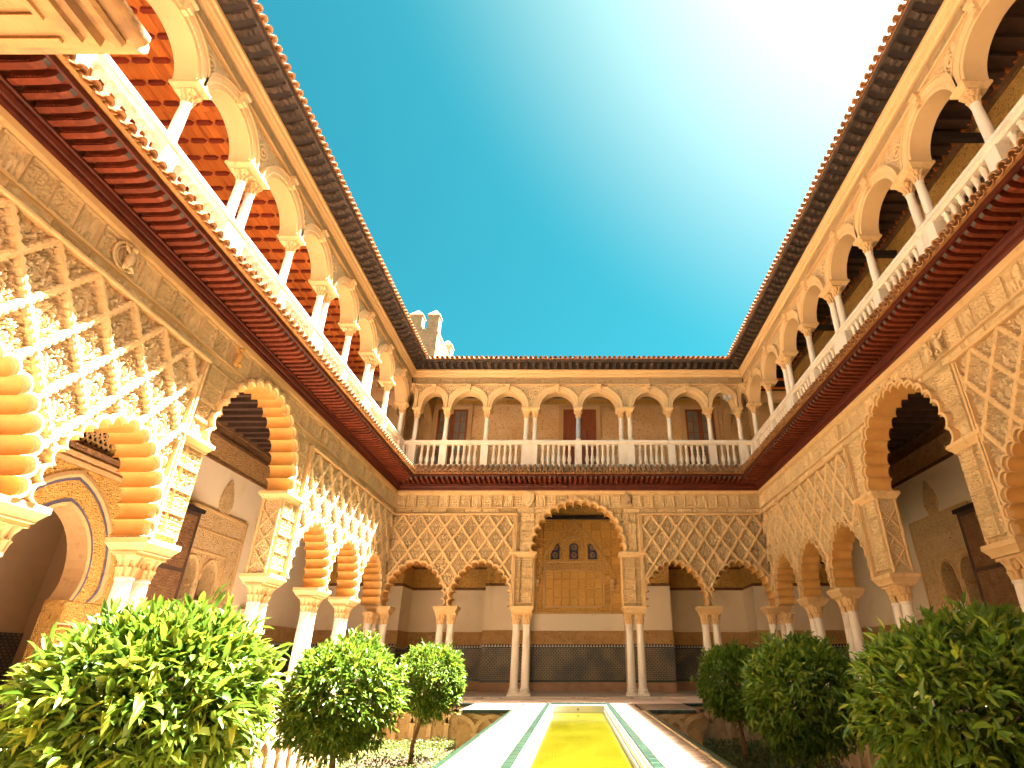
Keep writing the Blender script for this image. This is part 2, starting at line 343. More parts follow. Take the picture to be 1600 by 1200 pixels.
def leaf_mat(name, c1, c2, c3):
    m = bpy.data.materials.new(name); m.use_nodes = True
    t = m.node_tree; N = t.nodes; L = t.links; b = N['Principled BSDF']; o = N['Material Output']
    b.inputs['Roughness'].default_value = 0.42; b.inputs['Specular IOR Level'].default_value = 0.28
    at = N.new('ShaderNodeAttribute'); at.attribute_name = 'tone'
    oi = N.new('ShaderNodeObjectInfo'); ad = N.new('ShaderNodeMath'); ad.operation = 'ADD'
    L.new(at.outputs['Fac'], ad.inputs[0]); L.new(oi.outputs['Random'], ad.inputs[1])
    fr = N.new('ShaderNodeMath'); fr.operation = 'FRACT'; L.new(ad.outputs[0], fr.inputs[0])
    cr = N.new('ShaderNodeValToRGB'); e = cr.color_ramp.elements
    e[0].position = 0.0; e[0].color = (*c1,1); e[1].position = 1.0; e[1].color = (*c3,1)
    k = e.new(0.72); k.color = (*c2,1)
    L.new(fr.outputs[0], cr.inputs[0]); L.new(cr.outputs[0], b.inputs['Base Color'])
    tr = N.new('ShaderNodeBsdfTranslucent'); ms = N.new('ShaderNodeMixShader'); ms.inputs[0].default_value = 0.28
    hs = N.new('ShaderNodeHueSaturation'); hs.inputs['Value'].default_value = 1.6; hs.inputs['Hue'].default_value = 0.485
    L.new(cr.outputs[0], hs.inputs['Color']); L.new(hs.outputs[0], tr.inputs[0])
    L.new(b.outputs[0], ms.inputs[1]); L.new(tr.outputs[0], ms.inputs[2]); L.new(ms.outputs[0], o.inputs[0])
    return m
LEAF = leaf_mat('orange tree leaf', (0.046,0.108,0.010), (0.105,0.180,0.014), (0.21,0.245,0.024))
HEDGE = leaf_mat('ground cover leaf', (0.05,0.085,0.016), (0.095,0.13,0.028), (0.15,0.165,0.05))

# ------------------------------------------------------------------ carved relief (real geometry)
def vnoise(x, y, seed):
    xi = np.floor(x).astype(np.int64); yi = np.floor(y).astype(np.int64); fx = x-xi; fy = y-yi
    fx = fx*fx*(3-2*fx); fy = fy*fy*(3-2*fy)
    def h(a, b):
        n = (a*374761393 + b*668265263 + seed*974634777) & 0x7fffffff
        n = ((n ^ (n >> 13))*1274126177) & 0x7fffffff
        return ((n ^ (n >> 16)) & 0xffff)/65535.0
    a = h(xi, yi); b = h(xi+1, yi); c = h(xi, yi+1); d = h(xi+1, yi+1)
    return (a*(1-fx)+b*fx)*(1-fy)+(c*(1-fx)+d*fx)*fy
def vine(x, y, seed, sc):                     # mirrored, scrolling foliage relief in 0..1
    wx = vnoise(np.abs(x)*sc*0.6+3, y*sc*0.6, seed+5)-0.5; wy = vnoise(np.abs(x)*sc*0.6, y*sc*0.6+9, seed+6)-0.5
    n = vnoise(np.abs(x)*sc+wx*2.0, y*sc+wy*2.0, seed)
    r = 1-np.abs(2*n-1)
    n2 = 1-np.abs(2*vnoise(np.abs(x)*sc*2.3+wx, y*sc*2.3+wy, seed+2)-1)
    return np.clip((r-0.50)*3.0, 0, 1)*0.75 + np.clip((n2-0.5)*1.6, 0, 1)*0.25
def quads(nu, nv):
    i = np.arange(nu-1)[:,None]*nv + np.arange(nv-1)[None,:]
    i = i.ravel(); return np.stack([i, i+nv, i+nv+1, i+1], 1)

LOZ_W, LOZ_H = 1.0, 1.0
def loz_grid(seed, flip):
    g = np.concatenate([[0, .03, .065, .088, .108, .14], np.linspace(.17, .83, 27), [.86, .892, .912, .935, .97, 1]])
    A, B = np.meshgrid(g, g, indexing='ij')
    X = (A-B)*0.5; Z = (A+B-1)*0.5
    e = np.minimum(np.minimum(A, 1-A), np.minimum(B, 1-B))
    t = np.where(np.minimum(A, 1-A) < np.minimum(B, 1-B), B, A)
    wv = 0.080 + 0.020*np.abs(np.sin(5.5*math.pi*t))
    h = 0.50*vine(X*1.5, Z*1.7, seed, 18) + 0.16
    zc = Z + 0.07
    r = np.sqrt((X*1.25)**2 + (zc*1.1)**2); th = np.arctan2(X*1.25, zc+0.05)
    shell = (0.62 + 0.14*np.cos(11*th))*(1-0.5*r/0.125)
    h = np.where(r < 0.125, shell, h); h = np.where((r > 0.125) & (r < 0.150), 0.02, h)
    h = np.where((r > 0.15) & (r < 0.185), 0.5, h)
    for (px, pz, pr, pd) in ((0, .27, .045, 0), (.09, .20, .035, 0), (.17, .06, .04, 0), (.06, .13, .03, .6), (.13, -.16, .035, .65), (0, -.30, .05, 0), (.2, -.02, .035, .6), (.055, .33, .03, .6)):
        d = np.sqrt((np.abs(X)-px)**2 + (Z-pz)**2)
        h = np.where(d < pr, pd, h)
    bead = 0.10*np.abs(np.sin(5.5*math.pi*t))
    rim = np.where(e < 0.04, 1.0, 0.86 + bead)
    h = np.where(e < wv, rim, h)
    V = np.stack([X.ravel(), -h.ravel(), Z.ravel()], 1)
    return V, quads(len(g), len(g))
LOZ = [loz_grid(s, 0) for s in (11, 23, 37)]

def block_grid(seed, kind):
    gx = np.concatenate([[-.5, -.485, -.44, -.425], np.linspace(-.40, .40, 29), [.425, .44, .485, .5]])
    gz = np.concatenate([[-.5, -.485, -.45, -.435], np.linspace(-.41, .41, 33), [.435, .45, .485, .5]])
    X, Z = np.meshgrid(gx, gz, indexing='ij')
    if kind == 0: h = vine(X*1.2, Z*1.2, seed, 10)
    elif kind == 1:                         # interlaced circles
        a = np.sin(2*math.pi*(X*2))*np.sin(2*math.pi*(Z*2.5)); h = np.clip(np.abs(a)*2.4-0.3, 0, 1)*0.4 + 0.6*vine(X, Z, seed, 14)
    else:                                   # kufic-like upright strokes
        a = vnoise(X*16+50, Z*3, seed); h = np.clip((a-0.45)*6, 0, 1)*0.8 + 0.2*vine(X, Z, seed, 9)
    ex = 0.5-np.abs(X); ez = 0.5-np.abs(Z); e = np.minimum(ex, ez)
    h = 0.10 + 0.68*h
    h = np.where(e < 0.055, 1.0, h); h = np.where(e < 0.008, 0.0, h)
    V = np.stack([X.ravel(), -h.ravel(), Z.ravel()], 1)
    return V, quads(len(gx), len(gz))
BLK = [block_grid(3, 0), block_grid(8, 1), block_grid(14, 0), block_grid(21, 2), block_grid(29, 0)]

def inside(poly, P):
    x, y = P[:,0], P[:,1]; c = np.zeros(len(P), bool); n = len(poly); j = n-1
    for i in range(n):
        xi, yi = poly[i]; xj, yj = poly[j]
        if yi != yj:
            t = ((yi > y) != (yj > y)) & (x < (xj-xi)*(y-yi)/(yj-yi)+xi); c ^= t
        j = i
    return c
CACHE = {}
def place_relief(name, base, key, parent, cx, cz, sx, sy, sz, y0, rect, holes, m, mir=1):
    """one carved piece: shared mesh when whole, its own trimmed mesh where an arch or the frame cuts it"""
    V, F = base
    multi = isinstance(m, list); mn = m[0].name if multi else m.name
    if multi: rimf = -V[F][:,:,1].mean(1) > 0.72
    P = np.stack([V[:,0]*sx*mir+cx, V[:,2]*sz+cz], 1)
    ok = (P[:,0] > rect[0]) & (P[:,0] < rect[1]) & (P[:,1] > rect[2]) & (P[:,1] < rect[3])
    for hpoly in holes: ok &= ~inside(hpoly, P)
    fo = ok[F].all(1)
    if fo.sum() < 40: return None
    if fo.all():
        k = (key, mn)
        if k not in CACHE:
            CACHE[k] = npmesh(key, V, F, m, True, 50)
            if multi: CACHE[k].polygons.foreach_set('material_index', rimf.astype(np.int32))
        me = CACHE[k]
    else:
        k = (key, mn, round(cx, 3), round(cz, 3), round(sx, 3), mir)
        if k not in CACHE:
            ff = F[fo]; u, inv = np.unique(ff.ravel(), return_inverse=True)
            CACHE[k] = npmesh(key, V[u], inv.reshape(ff.shape), m, True, 50)
            if multi: CACHE[k].polygons.foreach_set('material_index', rimf[fo].astype(np.int32))
        me = CACHE[k]
    return obj(name, me, parent, (cx, y0, cz), (0,0,0), (sx*mir, sy, sz))

# ------------------------------------------------------------------ arches
def lobes(base, cen, off, sag, K=6):
    n = len(base); q = []
    for i, p in enumerate(base):
        a = base[max(i-1, 0)]; b = base[min(i+1, n-1)]
        tx, tz = b[0]-a[0], b[1]-a[1]; l = math.hypot(tx, tz); nx, nz = -tz/l, tx/l
        if nx*(p[0]-cen[0])+nz*(p[1]-cen[1]) < 0: nx, nz = -nx, -nz
        if i in (0, n-1): nz = 0.0; nx = math.copysign(1, nx)
        q.append((p[0]+nx*off, p[1]+nz*off))
    pts = []
    for i in range(n-1):
        a, b = q[i], q[i+1]; cx, cz = (a[0]+b[0])/2, (a[1]+b[1])/2
        dx, dz = b[0]-a[0], b[1]-a[1]; c = math.hypot(dx, dz); ux, uz = dx/c, dz/c
        nx, nz = -uz, ux
        if nx*(cx-cen[0])+nz*(cz-cen[1]) < 0: nx, nz = -nx, -nz
        s = sag*c; r = (c*c/4+s*s)/(2*s)
        ccx, ccz = cx+nx*(s-r), cz+nz*(s-r)
        half = math.asin(min(1, c/2/r)); half = math.pi-half if s > r else half
        for k in range(K):
            t = -half+2*half*k/K
            pts.append((ccx+r*(ux*math.sin(t)+nx*math.cos(t)), ccz+r*(uz*math.sin(t)+nz*math.cos(t))))
    pts.append(q[-1]); return pts
def resample(pts, n):
    d = [0]
    for a, b in zip(pts, pts[1:]): d.append(d[-1]+math.hypot(b[0]-a[0], b[1]-a[1]))
    o = []
    for i in range(n+1):
        t = d[-1]*i/n; k = max(j for j in range(len(d)) if d[j] <= t+1e-9); k = min(k, len(d)-2)
        f = (t-d[k])/(d[k+1]-d[k]); o.append((pts[k][0]+(pts[k+1][0]-pts[k][0])*f, pts[k][1]+(pts[k+1][1]-pts[k][1])*f))
    return o
def pointed(hw, stilt, q, zs):
    Rr = q*hw; H = math.sqrt(Rr*Rr-(Rr-hw)**2); l = []
    a1 = math.acos((Rr-hw)/Rr)
    l = [(-hw, zs)] + [(-( -(Rr-hw)+Rr*math.cos(a1*t/20)), zs+stilt+Rr*math.sin(a1*t/20)) for t in range(21)]
    return l + [(-x, z) for x, z in reversed(l[:-1])]
T = 0.50
ZS, ZB, ZT = 2.62, 4.36, 6.51
SM_HW = 0.93
class Arch: pass
def make_arch(cx, big):
    a = Arch(); a.cx = cx; a.big = big
    if big: b = pointed(1.46, 0.16, 1.02, ZB); b = resample(b, 17); cen = (0, ZB+0.1); o1, o2, o3 = 0, 0.06, 0.15; a.sag = (0.52, 0.42, 0.30)
    else: b = pointed(SM_HW*0.97, 0.22, 1.28, ZS); b = resample(b, 15); cen = (0, ZS); o1, o2, o3 = 0, 0.045, 0.11; a.sag = (0.56, 0.46, 0.34)
    a.L0 = lobes(b, cen, o1, a.sag[0]); a.L1 = lobes(b, cen, o2, a.sag[1]); a.L2 = lobes(b, cen, o3, a.sag[2])
    mid = lobes(b, cen, (o2+o3)/2, 0.40)
    a.hole = [(x+cx, z) for x, z in mid]; zb = a.hole[0][1]-1.5
    a.hole = [(a.hole[0][0], zb)] + a.hole + [(a.hole[-1][0], zb)]
    a.apex = max(z for x, z in a.L2)
    return a
def arch_mesh(a):
    k = ('arch', a.big)
    if k not in CACHE:
        mb = MB(); f = lambda L, y: [(x, y, z) for x, z in L]
        pf = -0.085 if a.big else -0.095
        mb.strips([f(a.L0, T), f(a.L0, -0.02)], 1)
        mb.strips([f(a.L0, -0.02), f(a.L1, -0.035)], 0)
        mb.strips([f(a.L1, -0.035), f(a.L1, pf+0.015), [(x*0.985+y*0.015, pf, z) for (x, z), (y, _) in zip(a.L1, a.L2)]], 0)
        mb.strips([[(x*0.985+y*0.015, pf, z) for (x, z), (y, _) in zip(a.L1, a.L2)], f(a.L2, pf), f(a.L2, 0.14)], 0)
        mb.strips([f(a.L0, T), f(a.L2, T)], 0)
        me = bpy.data.meshes.new('lobed_arch'); me.from_pydata(mb.v, [], mb.f)
        me.materials.append(TRIM); me.materials.append(SOFFIT); me.polygons.foreach_set('material_index', mb.m)
        me.update(); me.polygons.foreach_set('use_smooth', [True]*len(me.polygons)); me.set_sharp_from_angle(angle=R(38))
        CACHE[k] = me
    return CACHE[k]

# ------------------------------------------------------------------ column pieces
def m_shaft(z0, z1, r0, r1, mt, key):
    if key not in CACHE:
        n = 8; pr = [(r0*1.06, z0), (r0*1.06, z0+0.03)] + [(r0+(r1-r0)*(i/n)+0.006*math.sin(math.pi*i/n), z0+0.04+(z1-z0-0.09)*i/n) for i in range(n+1)] + [(r1*1.14, z1-0.045), (r1*1.16, z1-0.02), (r1*1.08, z1)]
        mb = MB(); mb.lathe(pr, n=18); CACHE[key] = mb.mesh('column_shaft', mt, True, 50)
    return CACHE[key]
def m_capital(h, r0, rt, key, mt):
    if key not in CACHE:
        mb = MB(); pr = []; nz = 15
        for i in range(nz): pr.append((0, h*0.86*i/(nz-1)))
        def mod(r, z, a, k):
            u = z/(h*0.86); rr = r0+(rt*0.86-r0)*u**1.6
            row = 0 if u < 0.5 else 1; v = (u*2) % 1.0 if u < 1 else 1
            leaf = abs(math.cos(4*a + (math.pi/2 if row else 0)))
            rr += (0.018+0.030*v*v)*(leaf**0.6) - 0.012*(1-leaf)
            if u > 0.82: rr += 0.035*max(0, math.cos(4*a+math.pi))**3
            return rr
        mb.lathe(pr, n=32, mod=mod)
        s = rt; z0 = h*0.86
        mb.box(-s, s, -s, s, z0, h)
        CACHE[key] = mb.mesh('capital', mt, True, 35)
    return CACHE[key]
def m_base(key, r, mt):
    if key not in CACHE:
        mb = MB(); s = r*1.5; mb.box(-s, s, -s, s, 0, 0.07)
        mb.lathe([(r*1.42,0.07),(r*1.5,0.095),(r*1.42,0.125),(r*1.2,0.135),(r*1.22,0.155),(r*1.3,0.175),(r*1.2,0.20),(r*1.05,0.22)], n=18)
        CACHE[key] = mb.mesh('column_base', mt, True, 50)
    return CACHE[key]
def lower_column(parent, x, y=0.25):
    c = obj('column', m_shaft(0.22, 2.08, 0.128, 0.112, MARBLE, 'ls'), parent, (x, y, 0))
    obj('capital', m_capital(0.34, 0.112, 0.175, 'lc', TRIM), c, (0, 0, 2.08))
    obj('column_base', m_base('lb', 0.128, MARBLE), c, (0, 0, 0))
    return c
def impost(parent, x, w, z0=2.42, z1=2.62, d0=-0.07, d1=T+0.07, name='impost', ex=0.0):
    mb = MB(); h = z1-z0
    for i, (o, a, b) in enumerate(((0.075, 0.0, 0.28), (0.045, 0.28, 0.62), (0.0, 0.62, 1.0))):
        mb.box(-w+o, w-o, d0+o, d1-o, z0+h*a, z0+h*b)
    bm = MB(); prof = []
    o0 = 0.07
    rings = [(o0, z0), (o0, z0+h*0.12), (0.05, z0+h*0.30), (0.015, z0+h*0.55), (0.0, z0+h*0.62), (0.0, z1)]
    vs = []
    for o, z in rings: vs += [(-w+o, d0+o, z), (w-o, d0+o, z), (w-o, d1-o, z), (-w+o, d1-o, z)]
    fs = [(4*k+i, 4*k+(i+1) % 4, 4*k+4+(i+1) % 4, 4*k+4+i) for k in range(len(rings)-1) for i in range(4)]
    fs += [(3,2,1,0), tuple(range(4*len(rings)-4, 4*len(rings)))]
    k = ('imp', round(w,3), round(z0,3), round(z1,3), d0, d1)
    if k not in CACHE: CACHE[k] = MB().add(vs, fs).mesh('impost', TRIM)
    return obj(name, CACHE[k], parent, (x, 0, 0))

# ------------------------------------------------------------------ lower arcade of one wing
def build_arcade(root, x0, x1, arches, pairs, corner_cols, lozw, lozh, sebka, phase, nearcut=-1e9, skip_big_block=()):
    core = MB()
    A = []
    for cx, big in arches: A.append(make_arch(cx, big))
    A.sort(key=lambda a: a.cx)
    # wall core: bay polygons
    edges = [x0]
    for a, b in zip(A, A[1:]):
        if a.big and not b.big: edges.append(a.cx+2.2)
        elif b.big and not a.big: edges.append(b.cx-2.2)
        else: edges.append((a.cx+b.cx)/2)
    edges.append(x1)
    for a, xl, xr in zip(A, edges, edges[1:]):
        zs = ZB if a.big else ZS
        L2 = [(x+a.cx, z) for x, z in a.L2]
        L2[0] = (L2[0][0], zs); L2[-1] = (L2[-1][0], zs)
        xl2 = min(xl, L2[0][0]-0.01); xr2 = max(xr, L2[-1][0]+0.01)
        core.prism([(xl2, zs), (xl2, ZT), (xr2, ZT), (xr2, zs)] + L2[::-1], 0.07, T-0.002)
        if a.big:
            for sx in (-1, 1):
                xa, xb = sorted((a.cx+sx*1.53, a.cx+sx*2.2))
                core.box(xa, xb, 0.07, T-0.002, ZS, ZB)
    obj('arcade_wall', core.mesh('arcade_wall', STUCCO_F), root)
    for a in A: obj('lobed_arch', arch_mesh(a), root, (a.cx, 0, 0))
    holes = [a.hole for a in A]
    # lozenge lattice
    for (sa, sb) in sebka:
        tz = 5.655; rect = (sa+0.02, sb-0.02, ZS+0.05, tz)
        n = 0
        for r in range(-1, 9):
            for c in range(-1, 16):
                cx = sa + phase + lozw*(c+0.5*(r % 2)); cz = tz - 0.02 - lozh*0.5*r
                if cx < sa-lozw*0.5 or cx > sb+lozw*0.5 or cz < ZS-0.3: continue
                if cx+lozw < nearcut: continue
                n += 1
                place_relief('carved_lozenge', LOZ[(r*2+c) % 3], 'lozenge%d' % ((r*2+c) % 3), root, cx, cz, lozw, 0.140, lozh, 0.065, rect, holes, [STUCCO_G, TRIM])
        # frame mouldings of the panel
        fm = MB()
        fm.sweep([(-0.09,tz-0.03),(-0.105,tz-0.015),(-0.105,tz+0.02),(-0.07,tz+0.05),(0.05,tz+0.05),(0.05,tz-0.03)], sa-0.05, sb+0.05)
        for xx in (sa, sb):
            if abs(xx-x0) < 0.2 or abs(xx-x1) < 0.2: continue
            for o in (-0.045, 0.0, 0.045): fm.box(xx+o-0.016, xx+o+0.016, -0.085+abs(o)*0.4, 0.05, ZS+0.0, tz-0.035)
        obj('panel_moulding', fm.mesh('panel_moulding', TRIM), root)
    # carved stone blocks round the big arch and on its piers
    for a in A:
        if not a.big: continue
        k = 0
        for sx in (-1, 1):
            for (xc, wd) in ((a.cx+sx*0.26, 0.50), (a.cx+sx*0.77, 0.50), (a.cx+sx*1.28, 0.50), (a.cx+sx*1.79, 0.50)):
                for r in range(4):
                    zc = ZB + 0.17 + 0.335*r + 0.0
                    k += 1
                    place_relief('carved_block', BLK[k % 5], 'block%d' % (k % 5), root, xc, zc, wd*0.985, 0.07, 0.325, 0.06, (a.cx-2.06, a.cx+2.06, ZB, 5.70), holes, STUCCO, sx)
            for r in range(8):
                zc = ZB + 0.085 + 0.166*r
                place_relief('inscribed_block', BLK[3], 'block3', root, a.cx+sx*2.125, zc, 0.12, 0.04, 0.16, 0.05, (a.cx-3, a.cx+3, ZB-0.02, 5.72), (), STUCCO, sx)
            # pier faces: two column-wise rows of blocks under the impost
            for (xc, wd) in ((a.cx+sx*1.74, 0.40), (a.cx+sx*2.07, 0.22)):
                nr = 4
                for r in range(nr):
                    zc = ZS + 0.10 + 0.19 + 0.372*r
                    place_relief('carved_block', BLK[(k+r) % 3], 'block%d' % ((k+r) % 3), root, xc, zc, wd*0.98, 0.075, 0.365, 0.06, (-99, 99, ZS, ZB), (), STUCCO, sx)
            # side faces of the pier in the opening: two crossed-ribbed panels with little corner colonnettes
            sd = MB(); px = a.cx+sx*1.53
            q = -sx
            for yy in (0.06, T-0.06):
                sd.tube([(px+q*0.02, yy, ZS+0.02), (px+q*0.02, yy, ZB-0.2)], [0.028, 0.028], 8)
                for zz in (ZS+0.08, (ZS+ZB)/2-0.1, ZB-0.22): sd.tube([(px+q*0.02, yy, zz), (px+q*0.02, yy, zz+0.07)], [0.04, 0.04], 8)
            z = ZS+0.10
            while z < ZB-0.5:
                for d in (0, 1):
                    y1, y2 = (0.09, T-0.09) if d else (T-0.09, 0.09)
                    sd.tube([(px+q*0.012, y1, z), (px+q*0.012, y2, z+0.42)], [0.02, 0.02], 6)
                z += 0.42
            obj('pier_lattice', sd.mesh('pier_lattice', TRIM), root)
            # impost cornice under the arch spring
            impost(root, a.cx+sx*1.87, 0.46, ZB-0.17, ZB, -0.09, T+0.06, 'impost_cornice')
    # friezes above
    def clear(x, w, z, h):
        P = np.array([(x-w/2, z-h/2), (x+w/2, z-h/2), (x, z-h/2), (x, z)])
        return not any(inside(hp, P).any() for hp in holes)
    fw = 0.39; n = int(round((x1-x0)/fw)); fw = (x1-x0)/n
    for i in range(n):
        xc = x0+fw*(i+0.5)
        if xc < nearcut: continue
        place_relief('frieze_panel', BLK[(i*3+i//3) % 5], 'block%d' % ((i*3+i//3) % 5), root, xc, 6.135, fw*0.97, 0.07, 0.45, 0.055, (-99, 99, 0, 99), holes, STUCCO, 1 if i % 2 else -1)
    fw = 0.62; n = int(round((x1-x0)/fw)); fw = (x1-x0)/n
    for i in range(n):
        xc = x0+fw*(i+0.5)
        if xc < nearcut: continue
        place_relief('inscription_panel', BLK[3 if i % 3 else 1], 'block%d' % (3 if i % 3 else 1), root, xc, 5.80, fw*0.98, 0.05, 0.145, 0.05, (-99, 99, 0, 99), holes, STUCCO, 1 if i % 2 else -1)
    # cuts in the long mouldings where a big arch rises through them
    segs = []; cur = x0
    for a in A:
        if a.big: segs.append((cur, a.cx-0.66)); cur = a.cx+0.66
    segs.append((cur, x1))
    mm = MB()
    for sa, sb in segs:
        mm.sweep([(-0.015,5.885),(-0.025,5.895),(-0.025,5.905),(-0.015,5.912),(0.05,5.912),(0.05,5.885)], sa, sb)
    mm.sweep([(0.0,6.365),(-0.035,6.38),(-0.05,6.41),(-0.05,6.509),(0.05,6.509),(0.05,6.365)], x0, x1, 1 if x0 < 0 and x1 > 0 else 0, 1)
    obj('string_moulding', mm.mesh('string_moulding', TRIM), root)
    for xp in pairs:
        for d in (-0.175, 0.175): lower_column(root, xp+d)
        impost(root, xp, 0.40)
        bk = MB(); bk.prism([(xp-0.13, ZS), (xp+0.13, ZS), (xp+0.10, ZS+0.22), (xp-0.10, ZS+0.22)], -0.05, 0.05)
    for (x, y) in corner_cols: lower_column(root, x, y)

# ------------------------------------------------------------------ lower eave: red moulding, rafters, tiles
def half_tile(key, length, r0, r1, up, mt):
    if key not in CACHE:
        mb = MB(); K = 7; th = 0.018; rows = []
        for y, rr in ((0, r0), (length, r1)):
            a = [(rr*math.cos(math.pi*i/(K-1)), y, up*rr*math.sin(math.pi*i/(K-1))) for i in range(K)]
            b = [((rr-th)*math.cos(math.pi*i/(K-1)), y, up*(rr-th)*math.sin(math.pi*i/(K-1))) for i in range(K)]
            rows.append(a+b[::-1])
        n = 2*K; vs = rows[0]+rows[1]
        fs = [(i, (i+1) % n, (i+1) % n+n, i+n) for i in range(n)]
        fs += [(i, i+1, n-2-i, n-1-i) for i in range(K-1)] + [(n+i, n+i+1, n+n-2-i, n+n-1-i) for i in range(K-1)]
        mb.add(vs, fs); CACHE[key] = mb.mesh('roof_tile', mt, True, 50)
    return CACHE[key]
EAVE = 0.86
def build_eave(root, x0, x1, c0, c1, nearcut=-1e9):
    """c0/c1: True where the run ends in an inner corner of the court (mitred)"""
    mb = MB()
    m0, m1 = (1 if c0 else 0), (1 if c1 else 0)
    mb.sweep([(0.05,6.512),(-0.05,6.512),(-0.075,6.55),(-0.075,6.60),(-0.10,6.61),(-0.12,6.66),(-0.12,6.70),(-0.14,6.715),(-0.14,6.74),(0.05,6.74)], x0, x1, m0, m1)
    obj('red_cornice', mb.mesh('red_cornice', REDDARK), root)
    mb = MB(); mb.sweep([(0.3,6.885),(-0.70,6.905),(-0.70,6.925),(0.3,6.91)], x0, x1, m0, m1)
    obj('soffit_board', mb.mesh('soffit_board', REDWOOD), root)
    mb = MB(); mb.sweep([(-0.70,6.84),(-0.735,6.845),(-0.735,6.93),(-0.70,6.93)], x0, x1, m0, m1)
    obj('fascia_board', mb.mesh('fascia_board', REDDARK), root)
    sp = 0.18; n = int((x1-x0)/sp)
    k = 'rafter'
    if k not in CACHE:
        # side profile in (y,z): carved nose and scalloped belly, unit length 0.56 from the cornice out
        pr = [(0,6.745),(-0.40,6.755),(-0.47,6.765),(-0.53,6.79),(-0.555,6.84),(-0.56,6.90),(0,6.90)]
        w2 = 0.042; m = MB(); nn = len(pr)
        vs = [(-w2,y,z) for y,z in pr]+[(w2,y,z) for y,z in pr]
        fs = [(i,(i+1)%nn,(i+1)%nn+nn,i+nn) for i in range(nn)]+[tuple(range(nn))[::-1],tuple(range(nn,2*nn))]
        mis = [0]*len(fs); mis[3] = 1; mis[4] = 1
        m.v = vs; m.f = fs; m.m = mis
        for i in range(9):
            y = -0.06-0.04*i; m.box(-0.052, 0.052, y-0.013, y+0.013, 6.775, 6.79, 0)
        CACHE[k] = m.mesh('rafter', [REDWOOD, GREYCAP])
    for i in range(n):
        x = x0 + (x1-x0)*(i+0.5)/n
        reach = 0.56
        if c0: reach = min(reach, (x-x0)-0.16)
        if c1: reach = min(reach, (x1-x)-0.16)
        if reach < 0.06 or x < nearcut: continue
        obj('rafter', CACHE[k], root, (x, -0.14, 0), (0,0,0), (1, reach/0.56, 1))
    # tiles
    zt0, zt1 = 6.945, 7.43
    sl = math.atan2(zt1-zt0, EAVE-0.02); Ls = (EAVE-0.02)/math.cos(sl)
    mb = MB(); mb.sweep([(0.05,zt1+0.015),(-0.62,zt0+0.09),(-0.80,zt0+0.0),(-0.78,zt0-0.012),(-0.70,6.932),(0.05,6.932)], x0, x1, m0, m1)
    obj('eave_bed', mb.mesh('eave_bed', BEDM), root)
    sp = 0.195; n = int((x1-x0)/sp); sp = (x1-x0)/n
    me = half_tile('etile', 0.5, 0.078, 0.064, 1.1, TILE)
    mp = half_tile('ptile', 0.5, 0.080, 0.074, -0.75, TILE)
    for i in range(n):
        x = x0 + sp*(i+0.5)
        out = EAVE
        if c0: out = min(out, x-x0)
        if c1: out = min(out, x1-x)
        if out < 0.12 or x < nearcut: continue
        rows = 2 if out > 0.5 else 1
        for r in range(rows):
            e1 = out - (0.46*math.cos(sl))*r; 
            ln = min(0.5, (e1)/math.cos(sl))
            j = random.uniform(-0.006, 0.006)
            z = zt0 + (EAVE-e1)*math.tan(sl) + 0.012*r
            obj('roof_tile', me, root, (x+j, -e1, z+0.005), (sl, 0, random.uniform(-.03,.03)), (1, ln/0.5, 1))
        # the upturned channel tile between two covers, its lip showing at the edge
        ln = min(0.5, out/math.cos(sl))
        obj('channel_tile', mp, root, (x+sp/2, -min(out, EAVE)+0.01, zt0+(EAVE-out)*math.tan(sl)+0.01), (sl, 0, 0), (1, ln/0.5, 1))

# ------------------------------------------------------------------ balustrade
def build_balustrade(root, x0, x1, supports, nearcut=-1e9):
    """supports: (x, half width of the pedestal)"""
    mb = MB()
    mb.sweep([(0.0,7.40),(-0.03,7.42),(-0.03,7.50),(0.0,7.515),(0.34,7.515),(0.34,7.40)], x0, x1)
    obj('plinth', mb.mesh('plinth', MARBLE), root)
    mb = MB()
    mb.sweep([(0.035,8.30),(0.0,8.335),(0.0,8.355),(-0.035,8.37),(-0.035,8.42),(-0.015,8.44),(-0.015,8.46),(0.245,8.46),(0.245,8.42),(0.23,8.30)], x0, x1)
    obj('hand_rail', mb.mesh('hand_rail', MARBLE), root)
    if 'bal' not in CACHE:
        m = MB(); s = 0.05; m.box(-s,s,-s,s,0,0.05); m.box(-s*.9,s*.9,-s*.9,s*.9,0.735,0.785)
        m.lathe([(0.05,0.05),(0.058,0.065),(0.046,0.085),(0.054,0.12),(0.076,0.18),(0.079,0.23),(0.063,0.32),(0.044,0.42),(0.036,0.47),(0.050,0.485),(0.050,0.50),(0.036,0.515),(0.040,0.58),(0.052,0.66),(0.056,0.70),(0.038,0.715),(0.046,0.735)], n=12)
        CACHE['bal'] = m.mesh('baluster', MARBLE, True, 45)
    for x, hw in supports:
        if x < nearcut-0.5: continue
        k = ('ped', hw)
        if k not in CACHE:
            m = MB(); m.bbox(-hw, hw, 0.005, 0.25, 7.515, 8.30, 0.006); CACHE[k] = m.mesh('pedestal', MARBLE)
        obj('pedestal', CACHE[k], root, (x, -0.012, 0))
    ss = sorted(supports)
    for (a, ha), (b, hb) in zip(ss, ss[1:]):
        g = (b-hb)-(a+ha); n = max(1, int(round(g/0.205))-1)
        for i in range(n):
            x = a+ha+g*(i+1)/(n+1)
            if x < nearcut: continue
            obj('baluster', CACHE['bal'], root, (x, 0.12, 7.515), (0, 0, 0))

